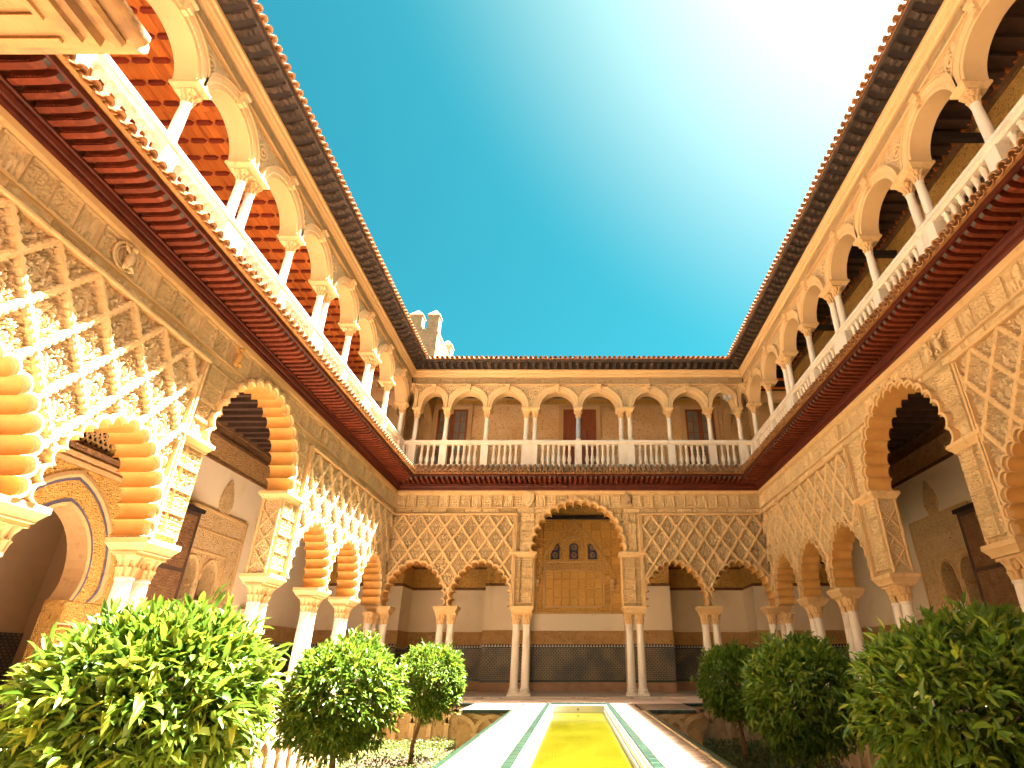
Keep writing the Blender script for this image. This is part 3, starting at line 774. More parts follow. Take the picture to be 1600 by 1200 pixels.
# ------------------------------------------------------------------ upper gallery
US, UZT, UTH = 9.80, 11.36, 0.40
def ell(cx, rx, rz, z0, off, K=28):
    return [(cx-(rx+off)*math.cos(math.pi*i/K), z0+(rz+off)*math.sin(math.pi*i/K)) for i in range(K+1)]
def build_upper(root, x0, x1, supports, m0, m1, blue=None, nearcut=-1e9):
    """supports: (x, kind) kind 1 single, 2 pair, 0 corner end (no column)"""
    core = MB(); ss = sorted(supports)
    hwid = {1: 0.155, 2: 0.335, 0: 0.0}
    for (a, ka), (b, kb) in zip(ss, ss[1:]):
        xl, xr = a+hwid[ka], b-hwid[kb]; cx = (xl+xr)/2; rx = (xr-xl)/2; rz = 0.66
        L2 = ell(cx, rx, rz, US, 0.245); L2[0] = (xl+0.002, US); L2[-1] = (xr-0.002, US)
        L2 = [(min(max(x, a+0.012), b-0.012), z) for x, z in L2]
        core.prism([(a, US), (a, UZT), (b, UZT), (b, US)] + L2[::-1], 0.04, UTH-0.002)
        if ka: core.box(a-hwid[ka]+0.02, a+hwid[ka]-0.02, 0.045, UTH-0.01, US+0.01, US+0.80)
        m = MB(); f = lambda off, y: [(min(max(x, a-cx+0.006), b-cx-0.006), y, z) for x, z in ell(0, rx, rz, US, off)]
        m.strips([f(0, UTH), f(0, -0.01), f(0.075, -0.01)], 0)
        m.strips([f(0.075, -0.01), f(0.075, -0.032), f(0.105, -0.045), f(0.135, -0.032)], 0)
        m.strips([f(0.135, -0.032), f(0.145, -0.038), f(0.225, -0.038), f(0.225, -0.062), f(0.25, -0.066), f(0.25, 0.06)], 0)
        m.strips([f(0, UTH), f(0.245, UTH)], 0)
        me = bpy.data.meshes.new('round_arch'); me.from_pydata(m.v, [], m.f); me.materials.append(UP); me.update()
        me.polygons.foreach_set('use_smooth', [True]*len(me.polygons)); me.set_sharp_from_angle(angle=R(35))
        if cx > nearcut:
            ao = obj('round_arch', me, root, (cx, 0, 0))
            if 'key' not in CACHE:
                kb_ = MB(); kb_.add([(-0.055,-0.10,0.0),(0.055,-0.10,0.0),(0.085,-0.13,0.30),(-0.085,-0.13,0.30),(-0.055,0.05,0.0),(0.055,0.05,0.0),(0.085,0.05,0.30),(-0.085,0.05,0.30)],
                      [(0,1,2,3),(0,4,5,1),(1,5,6,2),(2,6,7,3),(3,7,4,0)])
                kb_.tube([(-0.06,-0.12,0.06),(0.06,-0.12,0.06)],[0.03,0.03],8); kb_.tube([(-0.09,-0.13,0.25),(0.09,-0.13,0.25)],[0.038,0.038],8)
                CACHE['key'] = kb_.mesh('keystone', UP, True, 40)
            obj('keystone', CACHE['key'], root, (cx, 0, US+rz+0.02))
    obj('upper_wall', core.mesh('upper_wall', UPC), root)
    for x, k in ss:
        if x < nearcut-0.4: continue
        if k == 0: continue
        sp = [0] if k == 1 else [-0.17, 0.17]
        for d in sp:
            mt = MARBLE_B if (blue is not None and abs(x-blue) < 0.05) else MARBLE
            c = obj('column', m_shaft(8.57, 9.40, 0.085, 0.074, mt, ('us', mt.name)), root, (x+d, 0.12, 0))
            obj('capital', m_capital(0.26, 0.074, 0.125, 'uc', TRIM), c, (0, 0, 9.40))
            obj('column_base', m_base('ub', 0.070, mt), c, (0, 0, 8.46), (0,0,0), (1,1,0.5))
        hw = 0.175 if k == 1 else 0.365
        impost(root, x, hw, 9.655, US+0.004, -0.09, UTH+0.03)
        # roundel between the arches
        if 'round' not in CACHE:
            m = MB(); 
            def ring(Rm, r, y): 
                pts = [(Rm*math.cos(a*math.pi/12), y, Rm*math.sin(a*math.pi/12)) for a in range(25)]
                m.tube(pts, [r]*25, 6)
            ring(0.125, 0.022, 0.03); ring(0.06, 0.03, 0.03); m.lathe([(0.02,0),(0.03,0.02),(0.0,0.05)], n=10)
            CACHE['round'] = m.mesh('roundel', UP, True, 60)
        obj('roundel', CACHE['round'], root, (x, 0, US+0.70 if k == 1 else US+0.62), (0, 0, 0), (1, 1, 1) if k == 1 else (1.25, 1, 1.25))
    mb = MB()
    mb.sweep([(0.04,10.80),(-0.03,10.80),(-0.045,10.815),(-0.03,10.835),(0.04,10.835)], x0, x1, m0, m1)
    mb.sweep([(0.04,11.12),(-0.03,11.12),(-0.05,11.14),(-0.05,11.19),(-0.10,11.21),(-0.10,11.30),(-0.14,11.33),(-0.14,11.40),(0.04,11.40)], x0, x1, m0, m1)
    obj('cornice', mb.mesh('cornice', UP), root)
    fw = 0.52; n = int(round((x1-x0-0.1)/fw)); fw = (x1-x0-0.1)/n
    for i in range(n):
        xc = x0+0.05+fw*(i+0.5)
        if xc < nearcut: continue
        place_relief('frieze_panel', BLK[(i*2) % 3], 'block%d' % ((i*2) % 3), root, xc, 10.978, fw*0.995, 0.028, 0.275, 0.04, (-99, 99, 0, 99), (), UPC, 1 if i % 2 else -1)

# ------------------------------------------------------------------ roof with carved corbels
ROOF = 0.65
def build_roof(root, x0, x1, c0, c1, depth, nearcut=-1e9):
    m0, m1 = (1 if c0 else 0), (1 if c1 else 0)
    mb = MB(); mb.sweep([(0.04,11.402),(-0.145,11.402),(-0.145,11.425),(-0.56,11.55),(-0.60,11.545),(-0.60,11.60),(0.04,11.60)], x0, x1, m0, m1)
    obj('dark_soffit', mb.mesh('dark_soffit', DARKWOOD), root)
    mb = MB(); mb.sweep([(-0.575,11.50),(-0.615,11.50),(-0.615,11.615),(-0.575,11.615)], x0, x1, m0, m1)
    obj('eave_fillet', mb.mesh('eave_fillet', CORBEL), root)
    if 'corbel' not in CACHE:
        pr = [(0,11.41),(-0.10,11.40),(-0.16,11.375),(-0.20,11.40),(-0.235,11.44),(-0.27,11.41),(-0.315,11.42),(-0.335,11.47),(-0.41,11.50),(-0.41,11.545),(0,11.50)]
        m = MB(); n = len(pr); w2 = 0.058
        vs = [(-w2,y,z) for y,z in pr]+[(w2,y,z) for y,z in pr]
        m.add(vs, [(i,(i+1)%n,(i+1)%n+n,i+n) for i in range(n)]+[tuple(range(n))[::-1],tuple(range(n,2*n))])
        m.box(-0.075,0.075,-0.43,-0.02,11.50,11.545)
        CACHE['corbel'] = m.mesh('corbel', CORBEL)
    n = int((x1-x0)/0.29)
    for i in range(n):
        x = x0+(x1-x0)*(i+0.5)/n; reach = 0.42
        if c0: reach = min(reach, x-x0-0.16)
        if c1: reach = min(reach, x1-x-0.16)
        if reach < 0.1 or x < nearcut: continue
        obj('corbel', CACHE['corbel'], root, (x, -0.145, 0), (0,0,0), (1, reach/0.42, 1))
    sl = R(20)
    zt = 11.63
    rise = math.tan(sl)
    mb = MB(); mb.sweep([(-0.62,11.615),(-0.62,11.64),(depth,11.64+(depth+0.62)*rise),(depth,11.615+(depth+0.62)*rise-0.1),(0.3,11.62)], x0-(0.0 if c0 else 0), x1, m0, m1)
    obj('roof_slab', mb.mesh('roof_slab', TILE), root)
    sp = 0.19; n = int((x1-x0)/sp); sp = (x1-x0)/n
    me = half_tile('rtile', 0.55, 0.075, 0.064, 1.0, TILE); mp = half_tile('rptile', 0.4, 0.074, 0.068, -0.6, TILE)
    for i in range(n):
        x = x0+sp*(i+0.5); out = ROOF+0.06
        if c0: out = min(out, x-x0)
        if c1: out = min(out, x1-x)
        if out < 0.0 or x < nearcut: continue
        z = zt+(ROOF+0.06-out)*rise
        obj('roof_tile', me, root, (x, -out, z+0.005), (sl, 0, random.uniform(-.04,.04)))
        obj('channel_tile', mp, root, (x+sp/2, -out+0.03, z+0.02), (sl, 0, 0))
        if x > nearcut+0.2 and out > 0.3: obj('roof_tile', me, root, (x, -out+0.48, z+0.48*rise+0.012), (sl, 0, random.uniform(-.04,.04)))

# ------------------------------------------------------------------ inner walls of the lower porticoes
def dado_run(root, x0, x1, y, ztop=2.03, side=None):
    """plinth, mosaic dado, crenel strip and carved stucco band on a wall face at local y"""
    m = MB(); m.box(x0, x1, y-0.05, y+0.02, 0.0, 0.30); obj('wall_plinth', m.mesh('wall_plinth', PALEROSE), root)
    m = MB(); m.box(x0, x1, y-0.03, y+0.02, 0.30, 0.37); m.box(x0, x1, y-0.032, y+0.02, 1.43, 1.455); obj('green_tile_band', m.mesh('green_tile_band', GREEN), root)
    m = MB(); m.box(x0, x1, y-0.025, y+0.02, 0.37, 1.43); obj('mosaic_dado', m.mesh('mosaic_dado', DADO), root)
    m = MB(); m.box(x0, x1, y-0.02, y+0.02, 1.455, 1.56, 1)
    n = max(1, int((x1-x0)/0.11)); w = (x1-x0)/n
    for i in range(n):
        a = x0+w*i
        m.add([(a+w*.08, y-0.026, 1.465), (a+w*.92, y-0.026, 1.465), (a+w*.62, y-0.026, 1.55), (a+w*.38, y-0.026, 1.55)], [(0,1,2,3)], 0)
    obj('crenel_tile_strip', m.mesh('crenel_tile_strip', [WHITEM, DARKWOOD]), root)
    m = MB(); m.box(x0, x1, y-0.02, y+0.02, 1.56, ztop-0.05); obj('stucco_band', m.mesh('stucco_band', FRIEZE_IN), root)
    m = MB(); m.box(x0, x1, y-0.045, y+0.02, ztop-0.05, ztop); obj('band_moulding', m.mesh('band_moulding', FRIEZE_IN), root)

def door_curve(hw, h, z0, K=10):
    """pointed horseshoe: from (-hw*.84,z0) widening to hw then to the apex"""
    p = []; q = 1.35; Rr = q*hw; zc = z0+h-hw*math.sqrt(2*q-1); a1 = math.acos((Rr-hw)/Rr)
    for i in range(5):
        t = 1-i/5; p.append((-hw*(1-0.13*t*t), zc-(zc-z0)*t))
    for i in range(K+1):
        a = a1*i/K; p.append((-(Rr*math.cos(a)-(Rr-hw)), zc+Rr*math.sin(a)))
    p[-1] = (0, z0+h)
    return p+[(-x, z) for x, z in reversed(p[:-1])]

def build_side_portico(root):
    D = 3.45; HC = 7.0; cx = 10.85
    wall = MB()
    dz0 = 2.02; dc = [(x+cx, z) for x, z in door_curve(0.955, 1.695, dz0)]
    ax, bx = dc[0][0], dc[-1][0]
    ajz = 1.2
    wins = [(14.97, 0.33), (15.84, 0.33)]
    wall.box(0.5, cx-1.2, D, D+0.35, 0, HC); wall.prism([(cx-1.2, 0), (cx-1.2, HC), (cx+1.2, HC), (cx+1.2, 0), (bx, 0), (bx, dz0)] + dc[::-1] + [(ax, dz0), (ax, 0)], D, D+0.35)
    wall.box(cx+1.2, 14.2, D, D+0.35, 0, HC)
    pw = [(14.2, ajz), (14.2, 4.66), (17.2, 4.66), (17.2, ajz)]
    for wx, hw in reversed(wins):
        pw += [(wx+hw, ajz)] + [(wx+hw*math.cos(math.pi*i/14), 2.88+0.52*math.sin(math.pi*i/14)**0.85) for i in range(15)] + [(wx-hw, ajz)]
    wall.box(14.2, 17.2, D, D+0.35, 4.66, HC); cw = MB(); cw.prism(pw, D+0.001, D+0.35); cw.box(14.2, 17.2, D+0.001, D+0.35, 0, ajz); obj('window_wall', cw.mesh('window_wall', FRIEZE_IN_L), root)
    wall.box(17.2, 23.95, D, D+0.35, 0, HC)
    obj('plaster_wall', wall.mesh('plaster_wall', PLASTER), root)
    dado_run(root, 1.0, cx-1.97, D); dado_run(root, 17.1, 23.4, D)
    m = MB(); m.box(1.0, 23.4, D-0.05, D+0.01, 5.90, 5.98); m.box(1.0, 23.4, D-0.07, D+0.01, 6.55, 6.63); m.box(1.0, 23.4, D-0.09, D+0.01, 6.86, 7.0)
    m.box(1.0, 23.4, T-0.01, T+0.09, 6.86, 7.0)
    obj('wood_cornice', m.mesh('wood_cornice', BROWN), root)
    m = MB(); m.box(1.0, 23.4, D-0.03, D+0.01, 5.98, 6.55); obj('stucco_frieze', m.mesh('stucco_frieze', FRIEZE_IN), root)
    m = MB(); m.box(1.0, 23.4, D-0.035, D+0.01, 6.63, 6.86); obj('painted_frieze', m.mesh('painted_frieze', BROWN), root)
    m = MB(); m.box(1.0, 23.9, T, D+0.3, 7.03, 7.10); obj('ceiling', m.mesh('ceiling', CEILWOOD), root)
    if 'beam' not in CACHE: CACHE['beam'] = MB().box(-0.07, 0.07, T, D, 6.90, 7.03).mesh('ceiling_beam', CEILWOOD)
    x = 1.4
    while x < 20: obj('ceiling_beam', CACHE['beam'], root, (x, 0, 0)); x += 0.42
    # doorway: archivolt, blue lines, spandrels, alfiz
    f = lambda hw, h, z0, y: [(px+cx, y, pz) for px, pz in door_curve(hw, h, z0)]
    m = MB(); m.strips([f(0.93, 1.66, 2.02, D+0.34), f(0.93, 1.66, 2.02, D-0.08), f(0.985, 1.73, 2.02, D-0.10)], 0)
    obj('door_arch_edge', m.mesh('door_arch_edge', TRIM), root)
    m = MB(); m.strips([f(0.985, 1.73, 2.02, D-0.085), f(1.05, 1.80, 2.02, D-0.085)], 0); m.strips([f(1.40, 2.16, 2.02, D-0.085), f(1.46, 2.22, 2.02, D-0.085)], 0)
    obj('blue_band', m.mesh('blue_band', BLUEGR), root)
    m = MB(); m.strips([f(1.05, 1.80, 2.02, D-0.075), f(1.40, 2.16, 2.02, D-0.075)], 0); obj('door_archivolt', m.mesh('door_archivolt', GOLDST), root)
    m = MB(); m.strips([f(1.46, 2.22, 2.02, D-0.09), f(1.52, 2.28, 2.02, D-0.11), f(1.60, 2.36, 2.02, D-0.09), f(1.60, 2.36, 2.02, D)], 0)
    obj('scalloped_edge', m.mesh('scalloped_edge', TRIM), root)
    m = MB(); m.box(cx-1.78, cx+1.78, D-0.06, D, 2.0, 4.42); obj('door_spandrel', m.mesh('door_spandrel', GOLDST), root)
    # the opening is cut through the spandrel slab by building it in two leaves instead
    root_sp = [o for o in root.children if o.name.startswith('door_spandrel')][-1]
    m = MB(); oc = [(px+cx, pz) for px, pz in door_curve(1.05, 1.80, 2.02)]
    m.prism([(cx-1.78, 2.02), (cx-1.78, 4.42), (cx+1.78, 4.42), (cx+1.78, 2.02)] + oc[::-1], D-0.06, D-0.002)
    root_sp.data = m.mesh('door_spandrel', GOLDST)
    m = MB()
    for o in (1.82, 1.93):
        for sx in (-1, 1): m.box(cx+sx*o-0.035, cx+sx*o+0.035, D-0.10, D, 0.0, 4.55 if o < 1.9 else 4.7)
        m.box(cx-o, cx+o, D-0.10, D-0.001, (4.44 if o < 1.9 else 4.58), (4.52 if o < 1.9 else 4.66))
    obj('door_frame_moulding', m.mesh('door_frame_moulding', TRIM), root)
    for sx in (-1, 1):
        m = MB(); m.bbox(*sorted((cx+sx*0.80, cx+sx*1.78)), D-0.07, D, 1.62, 2.02, 0.02); m.bbox(*sorted((cx+sx*0.80, cx+sx*1.78)), D-0.06, D, 0.95, 1.58, 0.03)
        m.box(*sorted((cx+sx*0.79, cx+sx*0.83)), D, D+0.36, 0.92, 2.03)
        obj('jamb_panel', m.mesh('jamb_panel', GOLDST), root)
        m = MB(); m.box(*sorted((cx+sx*0.80, cx+sx*1.78)), D-0.056, D, 0.0, 0.92); m.box(*sorted((cx+sx*0.79, cx+sx*0.83)), D, D+0.36, 0, 0.92); obj('jamb_dado', m.mesh('jamb_dado', DADO), root)
    m = MB(); m.sweep([(D,4.72),(D-0.14,4.74),(D-0.16,4.80),(D-0.08,4.84),(D-0.08,4.90),(D,4.90)], cx-2.0, cx+2.0); obj('wood_ledge', m.mesh('wood_ledge', BROWN), root)
    for k, ox in enumerate((-1.28, 0, 1.28)):
        # pierced star window: bars over a dark back
        m = MB(); m.box(cx+ox-0.5, cx+ox+0.5, D-0.012, D, 4.92, 5.84); w_ = obj('lattice_window', m.mesh('lattice_window', DARKWOOD), root)
        m = MB()
        for i in range(-3, 10):
            for d in (1, -1):
                for a in (0,):
                    xa = cx+ox-0.5+0.14*i; p = [(xa, D-0.03, 4.93), (xa+d*0.91*0.62, D-0.03, 5.84)]
                    q = []
                    for px, py, pz in p: q.append((px, py, pz))
                    t0 = max(0, min(1, (cx+ox-0.5-xa)/(d*0.5642))) if d > 0 else max(0, min(1, (cx+ox+0.5-xa)/(d*0.5642)))
                    t1 = max(0, min(1, (cx+ox+0.5-xa)/(d*0.5642))) if d > 0 else max(0, min(1, (cx+ox-0.5-xa)/(d*0.5642)))
                    if t1-t0 > 0.05:
                        A = Vector(p[0]); B = Vector(p[1]); m.tube([A.lerp(B, t0), A.lerp(B, t1)], [0.018, 0.018], 4)
        for i in range(6): m.tube([(cx+ox-0.5, D-0.03, 5.0+0.15*i), (cx+ox+0.5, D-0.03, 5.0+0.15*i)], [0.016, 0.016], 4)
        obj('window_lattice', m.mesh('window_lattice', TRIM), w_)
    for ox in (-0.64, 0.64, 1.92, -1.92):
        m = MB(); m.bbox(cx+ox-0.12, cx+ox+0.12, D-0.05, D, 4.91, 5.89, 0.015); obj('window_pilaster', m.mesh('window_pilaster', GOLDST), root)
    # dim room behind the door
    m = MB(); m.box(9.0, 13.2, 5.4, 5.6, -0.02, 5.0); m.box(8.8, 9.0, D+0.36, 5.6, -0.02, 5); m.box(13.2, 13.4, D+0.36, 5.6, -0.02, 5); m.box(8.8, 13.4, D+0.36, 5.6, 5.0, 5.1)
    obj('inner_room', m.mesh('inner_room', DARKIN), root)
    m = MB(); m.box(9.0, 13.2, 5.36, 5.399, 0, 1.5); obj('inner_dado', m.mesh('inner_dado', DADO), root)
    # open door leaf folded back on the wall
    m = MB(); m.bbox(12.82, 14.42, D-0.34, D-0.22, 0.05, 4.35, 0.01); lf = obj('door_leaf', m.mesh('door_leaf', BROWN), root)
    m = MB()
    for zz in (0.1, 1.5, 2.9, 4.25): m.box(12.84, 14.40, D-0.352, D-0.33, zz, zz+0.09)
    for xx in (12.84, 14.31): m.box(xx, xx+0.09, D-0.35, D-0.33, 0.05, 4.35)
    obj('door_leaf_frame', m.mesh('door_leaf_frame', CEILWOOD), lf)
    m = MB(); m.box(12.8, 14.5, D-0.38, D-0.02, 4.36, 4.46); obj('door_leaf_beam', m.mesh('door_leaf_beam', DARKWOOD), lf)
    # carved panel with the twin window
    pn = [(14.3, 0.0), (14.3, 4.66), (17.08, 4.66), (17.08, 0.0), (16.3, 0.0), (16.3, ajz)]
    for wx, hw in reversed(wins):
        pn += [(wx+hw, ajz)] + [(wx+hw*math.cos(math.pi*i/14), 2.88+0.52*math.sin(math.pi*i/14)**0.85) for i in range(15)] + [(wx-hw, ajz)]
    pn += [(14.55, ajz), (14.55, 0.0)]
    m = MB(); m.prism(pn, D-0.05, D-0.002); obj('carved_portal_panel', m.mesh('carved_portal_panel', FRIEZE_IN_L), root)
    m = MB()
    for (xa, xb, za, zb) in ((14.3,17.08,4.60,4.67),(17.02,17.09,0,4.66),(14.5,16.45,3.55,3.60),(16.40,16.45,1.2,3.55),(14.3,17.05,4.10,4.13)): m.box(xa, xb, D-0.075, D-0.045, za, zb)
    for wx, hw in wins:
        pts = [(wx+(hw+0.03)*math.cos(math.pi*i/14), D-0.06, 2.88+0.55*math.sin(math.pi*i/14)**0.85) for i in range(15)]
        m.tube(pts, [0.035]*15, 6)
    obj('portal_moulding', m.mesh('portal_moulding', TRIM), root)
    lf_ = [(15.62, 4.67), (15.50, 4.95), (15.52, 5.05), (15.50, 5.10), (15.56, 5.2), (15.58, 5.30), (15.66, 5.42), (15.70, 5.52), (15.80, 5.66)]
    lf_ += [(31.6-x, z) for x, z in reversed(lf_[:-1])]
    m = MB(); m.prism(lf_, D-0.06, D); obj('leaf_finial', m.mesh('leaf_finial', FRIEZE_IN_L), root)
    c = obj('window_column', m_shaft(1.25, 2.5, 0.07, 0.06, TRIM, 'ws'), root, (15.405, D+0.12, 0)); obj('capital', m_capital(0.3, 0.06, 0.13, 'wc', TRIM), c, (0, 0, 2.5))
    m = MB(); m.box(14.5, 16.3, D+0.36, D+1.2, 0.9, 4.0); obj('dark_window_block', m.mesh('dark_window_block', CEILWOOD), root)  # solid dark block standing in for the unlit space behind the twin window
    m = MB(); m.box(15.58, 16.14, D+0.02, D+0.30, ajz, 2.40); obj('plaster_block', m.mesh('plaster_block', PLASTER), root)

FRIEZE_IN_L = mat('tan carved stucco panel', (0.76,0.57,0.31), (0.66,0.46,0.225), 0.9, 4, bumps=(('ridge',18,0.75,0.03),('noise',50,0.4,0.015)), c3=(0.36,0.20,0.08), s3=15)

def build_back_portico(root):
    # local y: 0 = arcade face. piers at 3.0, recesses at 4.45, centre niche 3.4
    runs = [(-10.0, -6.75, 3.0), (-6.75, -3.55, 4.45), (-3.55, -1.78, 3.0), (-1.78, 1.78, 3.4), (1.78, 3.55, 3.0), (3.55, 6.75, 4.45), (6.75, 10.0, 3.0)]
    for a, b, y in runs:
        cen = abs(a+1.78) < 0.01
        zt = 2.62 if cen else 3.60
        m = MB(); m.box(a, b, y, 4.9, 0, zt); obj('plaster_wall', m.mesh('plaster_wall', PLASTER), root)
        dado_run(root, a, b, y)
        if not cen:
            m = MB(); m.box(a-0.001, b+0.001, y-0.05, 4.9, zt, zt+0.10); m.box(a, b, y-0.045, 4.9, 4.42, 4.50); obj('wood_cornice', m.mesh('wood_cornice', BROWN), root)
            m = MB(); m.box(a, b, y-0.02, 4.9, zt+0.10, 4.42); m.box(a, b, y-0.01, 4.9, 4.50, 7.0); obj('stucco_frieze', m.mesh('stucco_frieze', GOLDST), root)
        # cheeks of the piers and recesses
    for sx in (-1, 1):
        for xx, ya, yb in ((3.55, 3.0, 4.45), (6.75, 3.0, 4.45)):
            q = 1 if xx == 3.55 else -1
            m = MB(); x = sx*xx; d = sx*q*0.02
            m.box(*sorted((x, x+d)), ya, yb, 0.30, 1.43); obj('mosaic_dado', m.mesh('mosaic_dado', DADO), root)
            m = MB(); m.box(*sorted((x, x+d*1.2)), ya-0.02, yb, 1.45, 2.03); obj('stucco_band', m.mesh('stucco_band', FRIEZE_IN), root)
    # centre niche, carved gold wall
    y = 3.4
    m = MB(); m.box(-1.78, 1.78, y, 4.9, 2.62, 7.0); obj('carved_wall', m.mesh('carved_wall', GOLDST), root)
    m = MB()
    for (xa, xb, za, zb) in ((-1.35,1.05,2.84,2.90),(-1.35,-1.28,2.84,4.58),(0.98,1.05,2.84,4.58),(-1.35,1.05,4.22,4.27),(-1.35,1.05,4.53,4.58),(-1.78,1.78,2.62,2.68),(1.28,1.34,2.68,4.0),(-1.62,-1.56,2.68,4.3)):
        m.box(xa, xb, y-0.05, y, za, zb)
    obj('panel_moulding', m.mesh('panel_moulding', TRIM), root)
    k = 0
    for i in range(7):
        for j in range(4):
            place_relief('carved_block', BLK[1 if (i+j) % 2 else 4], 'block%d' % (1 if (i+j) % 2 else 4), root, -1.27+0.16+0.318*i, 2.905+0.164+0.328*j, 0.315, 0.045, 0.325, y-0.008, (-99,99,0,99), (), GOLDP)
    for i in range(9):
        for j in range(12):
            bx_, bz_ = -1.59+0.39*i, 2.86+0.345*j
            if -1.45 < bx_ < 1.12 and bz_ < 4.72: continue
            if abs(bx_+0.15) < 1.12 and 4.5 < bz_ < 5.5: continue
            if bz_ > 6.2: continue
            place_relief('carved_block', BLK[(i+2*j) % 3], 'block%d' % ((i+2*j) % 3), root, bx_, bz_, 0.385, 0.045, 0.34, y-0.004, (-1.77,1.77,2.69,9), (), GOLDQ, 1 if i % 2 else -1)
    if 'zig' not in CACHE:
        m = MB()
        for s in (-1, 1): m.tube([(0, 0, -0.11), (s*0.075, 0, 0.10)], [0.014, 0.014], 5)
        m.tube([(0,0,-0.11),(0,0,0.08)],[0.012,0.012],5)
        CACHE['zig'] = m.mesh('palmette', TRIM)
    for i in range(15): obj('palmette', CACHE['zig'], root, (-1.22+0.155*i, y-0.02, 4.40))
    for i, wx in enumerate((-0.90, -0.15, 0.60)):
        hw = 0.175; z0, z1 = 4.66, 5.12
        pl = [(wx-hw, z0), (wx+hw, z0)] + [(wx+hw*math.cos(math.pi*q/10), z1+hw*1.0*math.sin(math.pi*q/10)) for q in range(11)]
        m = MB(); m.prism(pl, y-0.02, y+0.01); w_ = obj('blue_window', m.mesh('blue_window', BLUE), root)
        m = MB(); pts = [(wx-hw-0.03, y-0.04, z0)] + [(wx-(hw+0.03)*math.cos(math.pi*q/10), y-0.04, z1+(hw+0.03)*math.sin(math.pi*q/10)) for q in range(11)] + [(wx+hw+0.03, y-0.04, z0)]
        m.tube(pts, [0.03]*len(pts), 6); obj('window_frame', m.mesh('window_frame', GOLDST), w_)
        m = MB()
        for zc in (z0+0.16, z1+0.0):
            for rr in (0.10, 0.05):
                pts = [(wx+rr*math.cos(q*math.pi/8), y-0.028, zc+rr*math.sin(q*math.pi/8)) for q in range(17)]; m.tube(pts, [0.010]*17, 4)
        obj('window_tracery', m.mesh('window_tracery', GOLDST), w_)
    m = MB(); pts = [(-0.15+0.36*math.cos(math.pi*(1-q/10)), y-0.05, 5.12+0.44*math.sin(math.pi*q/10)**0.8) for q in range(11)]; m.tube(pts, [0.032]*11, 6); obj('pointed_hood', m.mesh('pointed_hood', TRIM), root)
    # gabled stalactite hood
    pr = [(-1.66, 3.75), (-1.35, 4.55), (-0.85, 5.38), (-0.15, 6.0), (0.55, 5.38), (1.05, 4.60), (1.45, 3.95)]
    pr = resample(pr, 46)
    if 'drop' not in CACHE:
        m = MB(); m.box(-0.045,0.045,-0.10,0.02,0.0,0.09); m.box(-0.03,0.03,-0.07,0.02,-0.07,0.0); m.tube([(0,-0.05,0.09),(0,-0.05,0.15)],[0.03,0.012],6); CACHE['drop'] = m.mesh('stalactite', GOLDST)
    for x, z in pr: obj('stalactite', CACHE['drop'], root, (x, y, z-0.03))
    m = MB(); m.tube([(x, y-0.04, z+0.13) for x, z in pr[::3]], [0.035]*len(pr[::3]), 6); m.box(-0.22,-0.08,y-0.10,y,6.12,6.2); m.box(-0.19,-0.11,y-0.09,y,6.2,6.32); obj('gable_moulding', m.mesh('gable_moulding', TRIM), root)
    for xx in (-1.6, 1.38):
        m = MB(); m.lathe([(0.02,3.45),(0.06,3.5),(0.05,3.6),(0.11,3.66),(0.09,3.75),(0.14,3.85),(0.14,3.9)], xx, y-0.06, 8); obj('console', m.mesh('console', TRIM), root)
    m = MB(); m.box(-10, 10, T, 4.9, 7.03, 7.1); obj('ceiling', m.mesh('ceiling', CEILWOOD), root)
    m = MB(); m.box(-1.9, 1.9, y-0.12, y-0.0, 6.25, 6.40); obj('ceiling_cornice', m.mesh('ceiling_cornice', DARKWOOD), root)
    x = -6.2
    while x < 6.3:
        obj('ceiling_beam', CACHE['beam'], root, (x, 0, 0)); x += 0.42

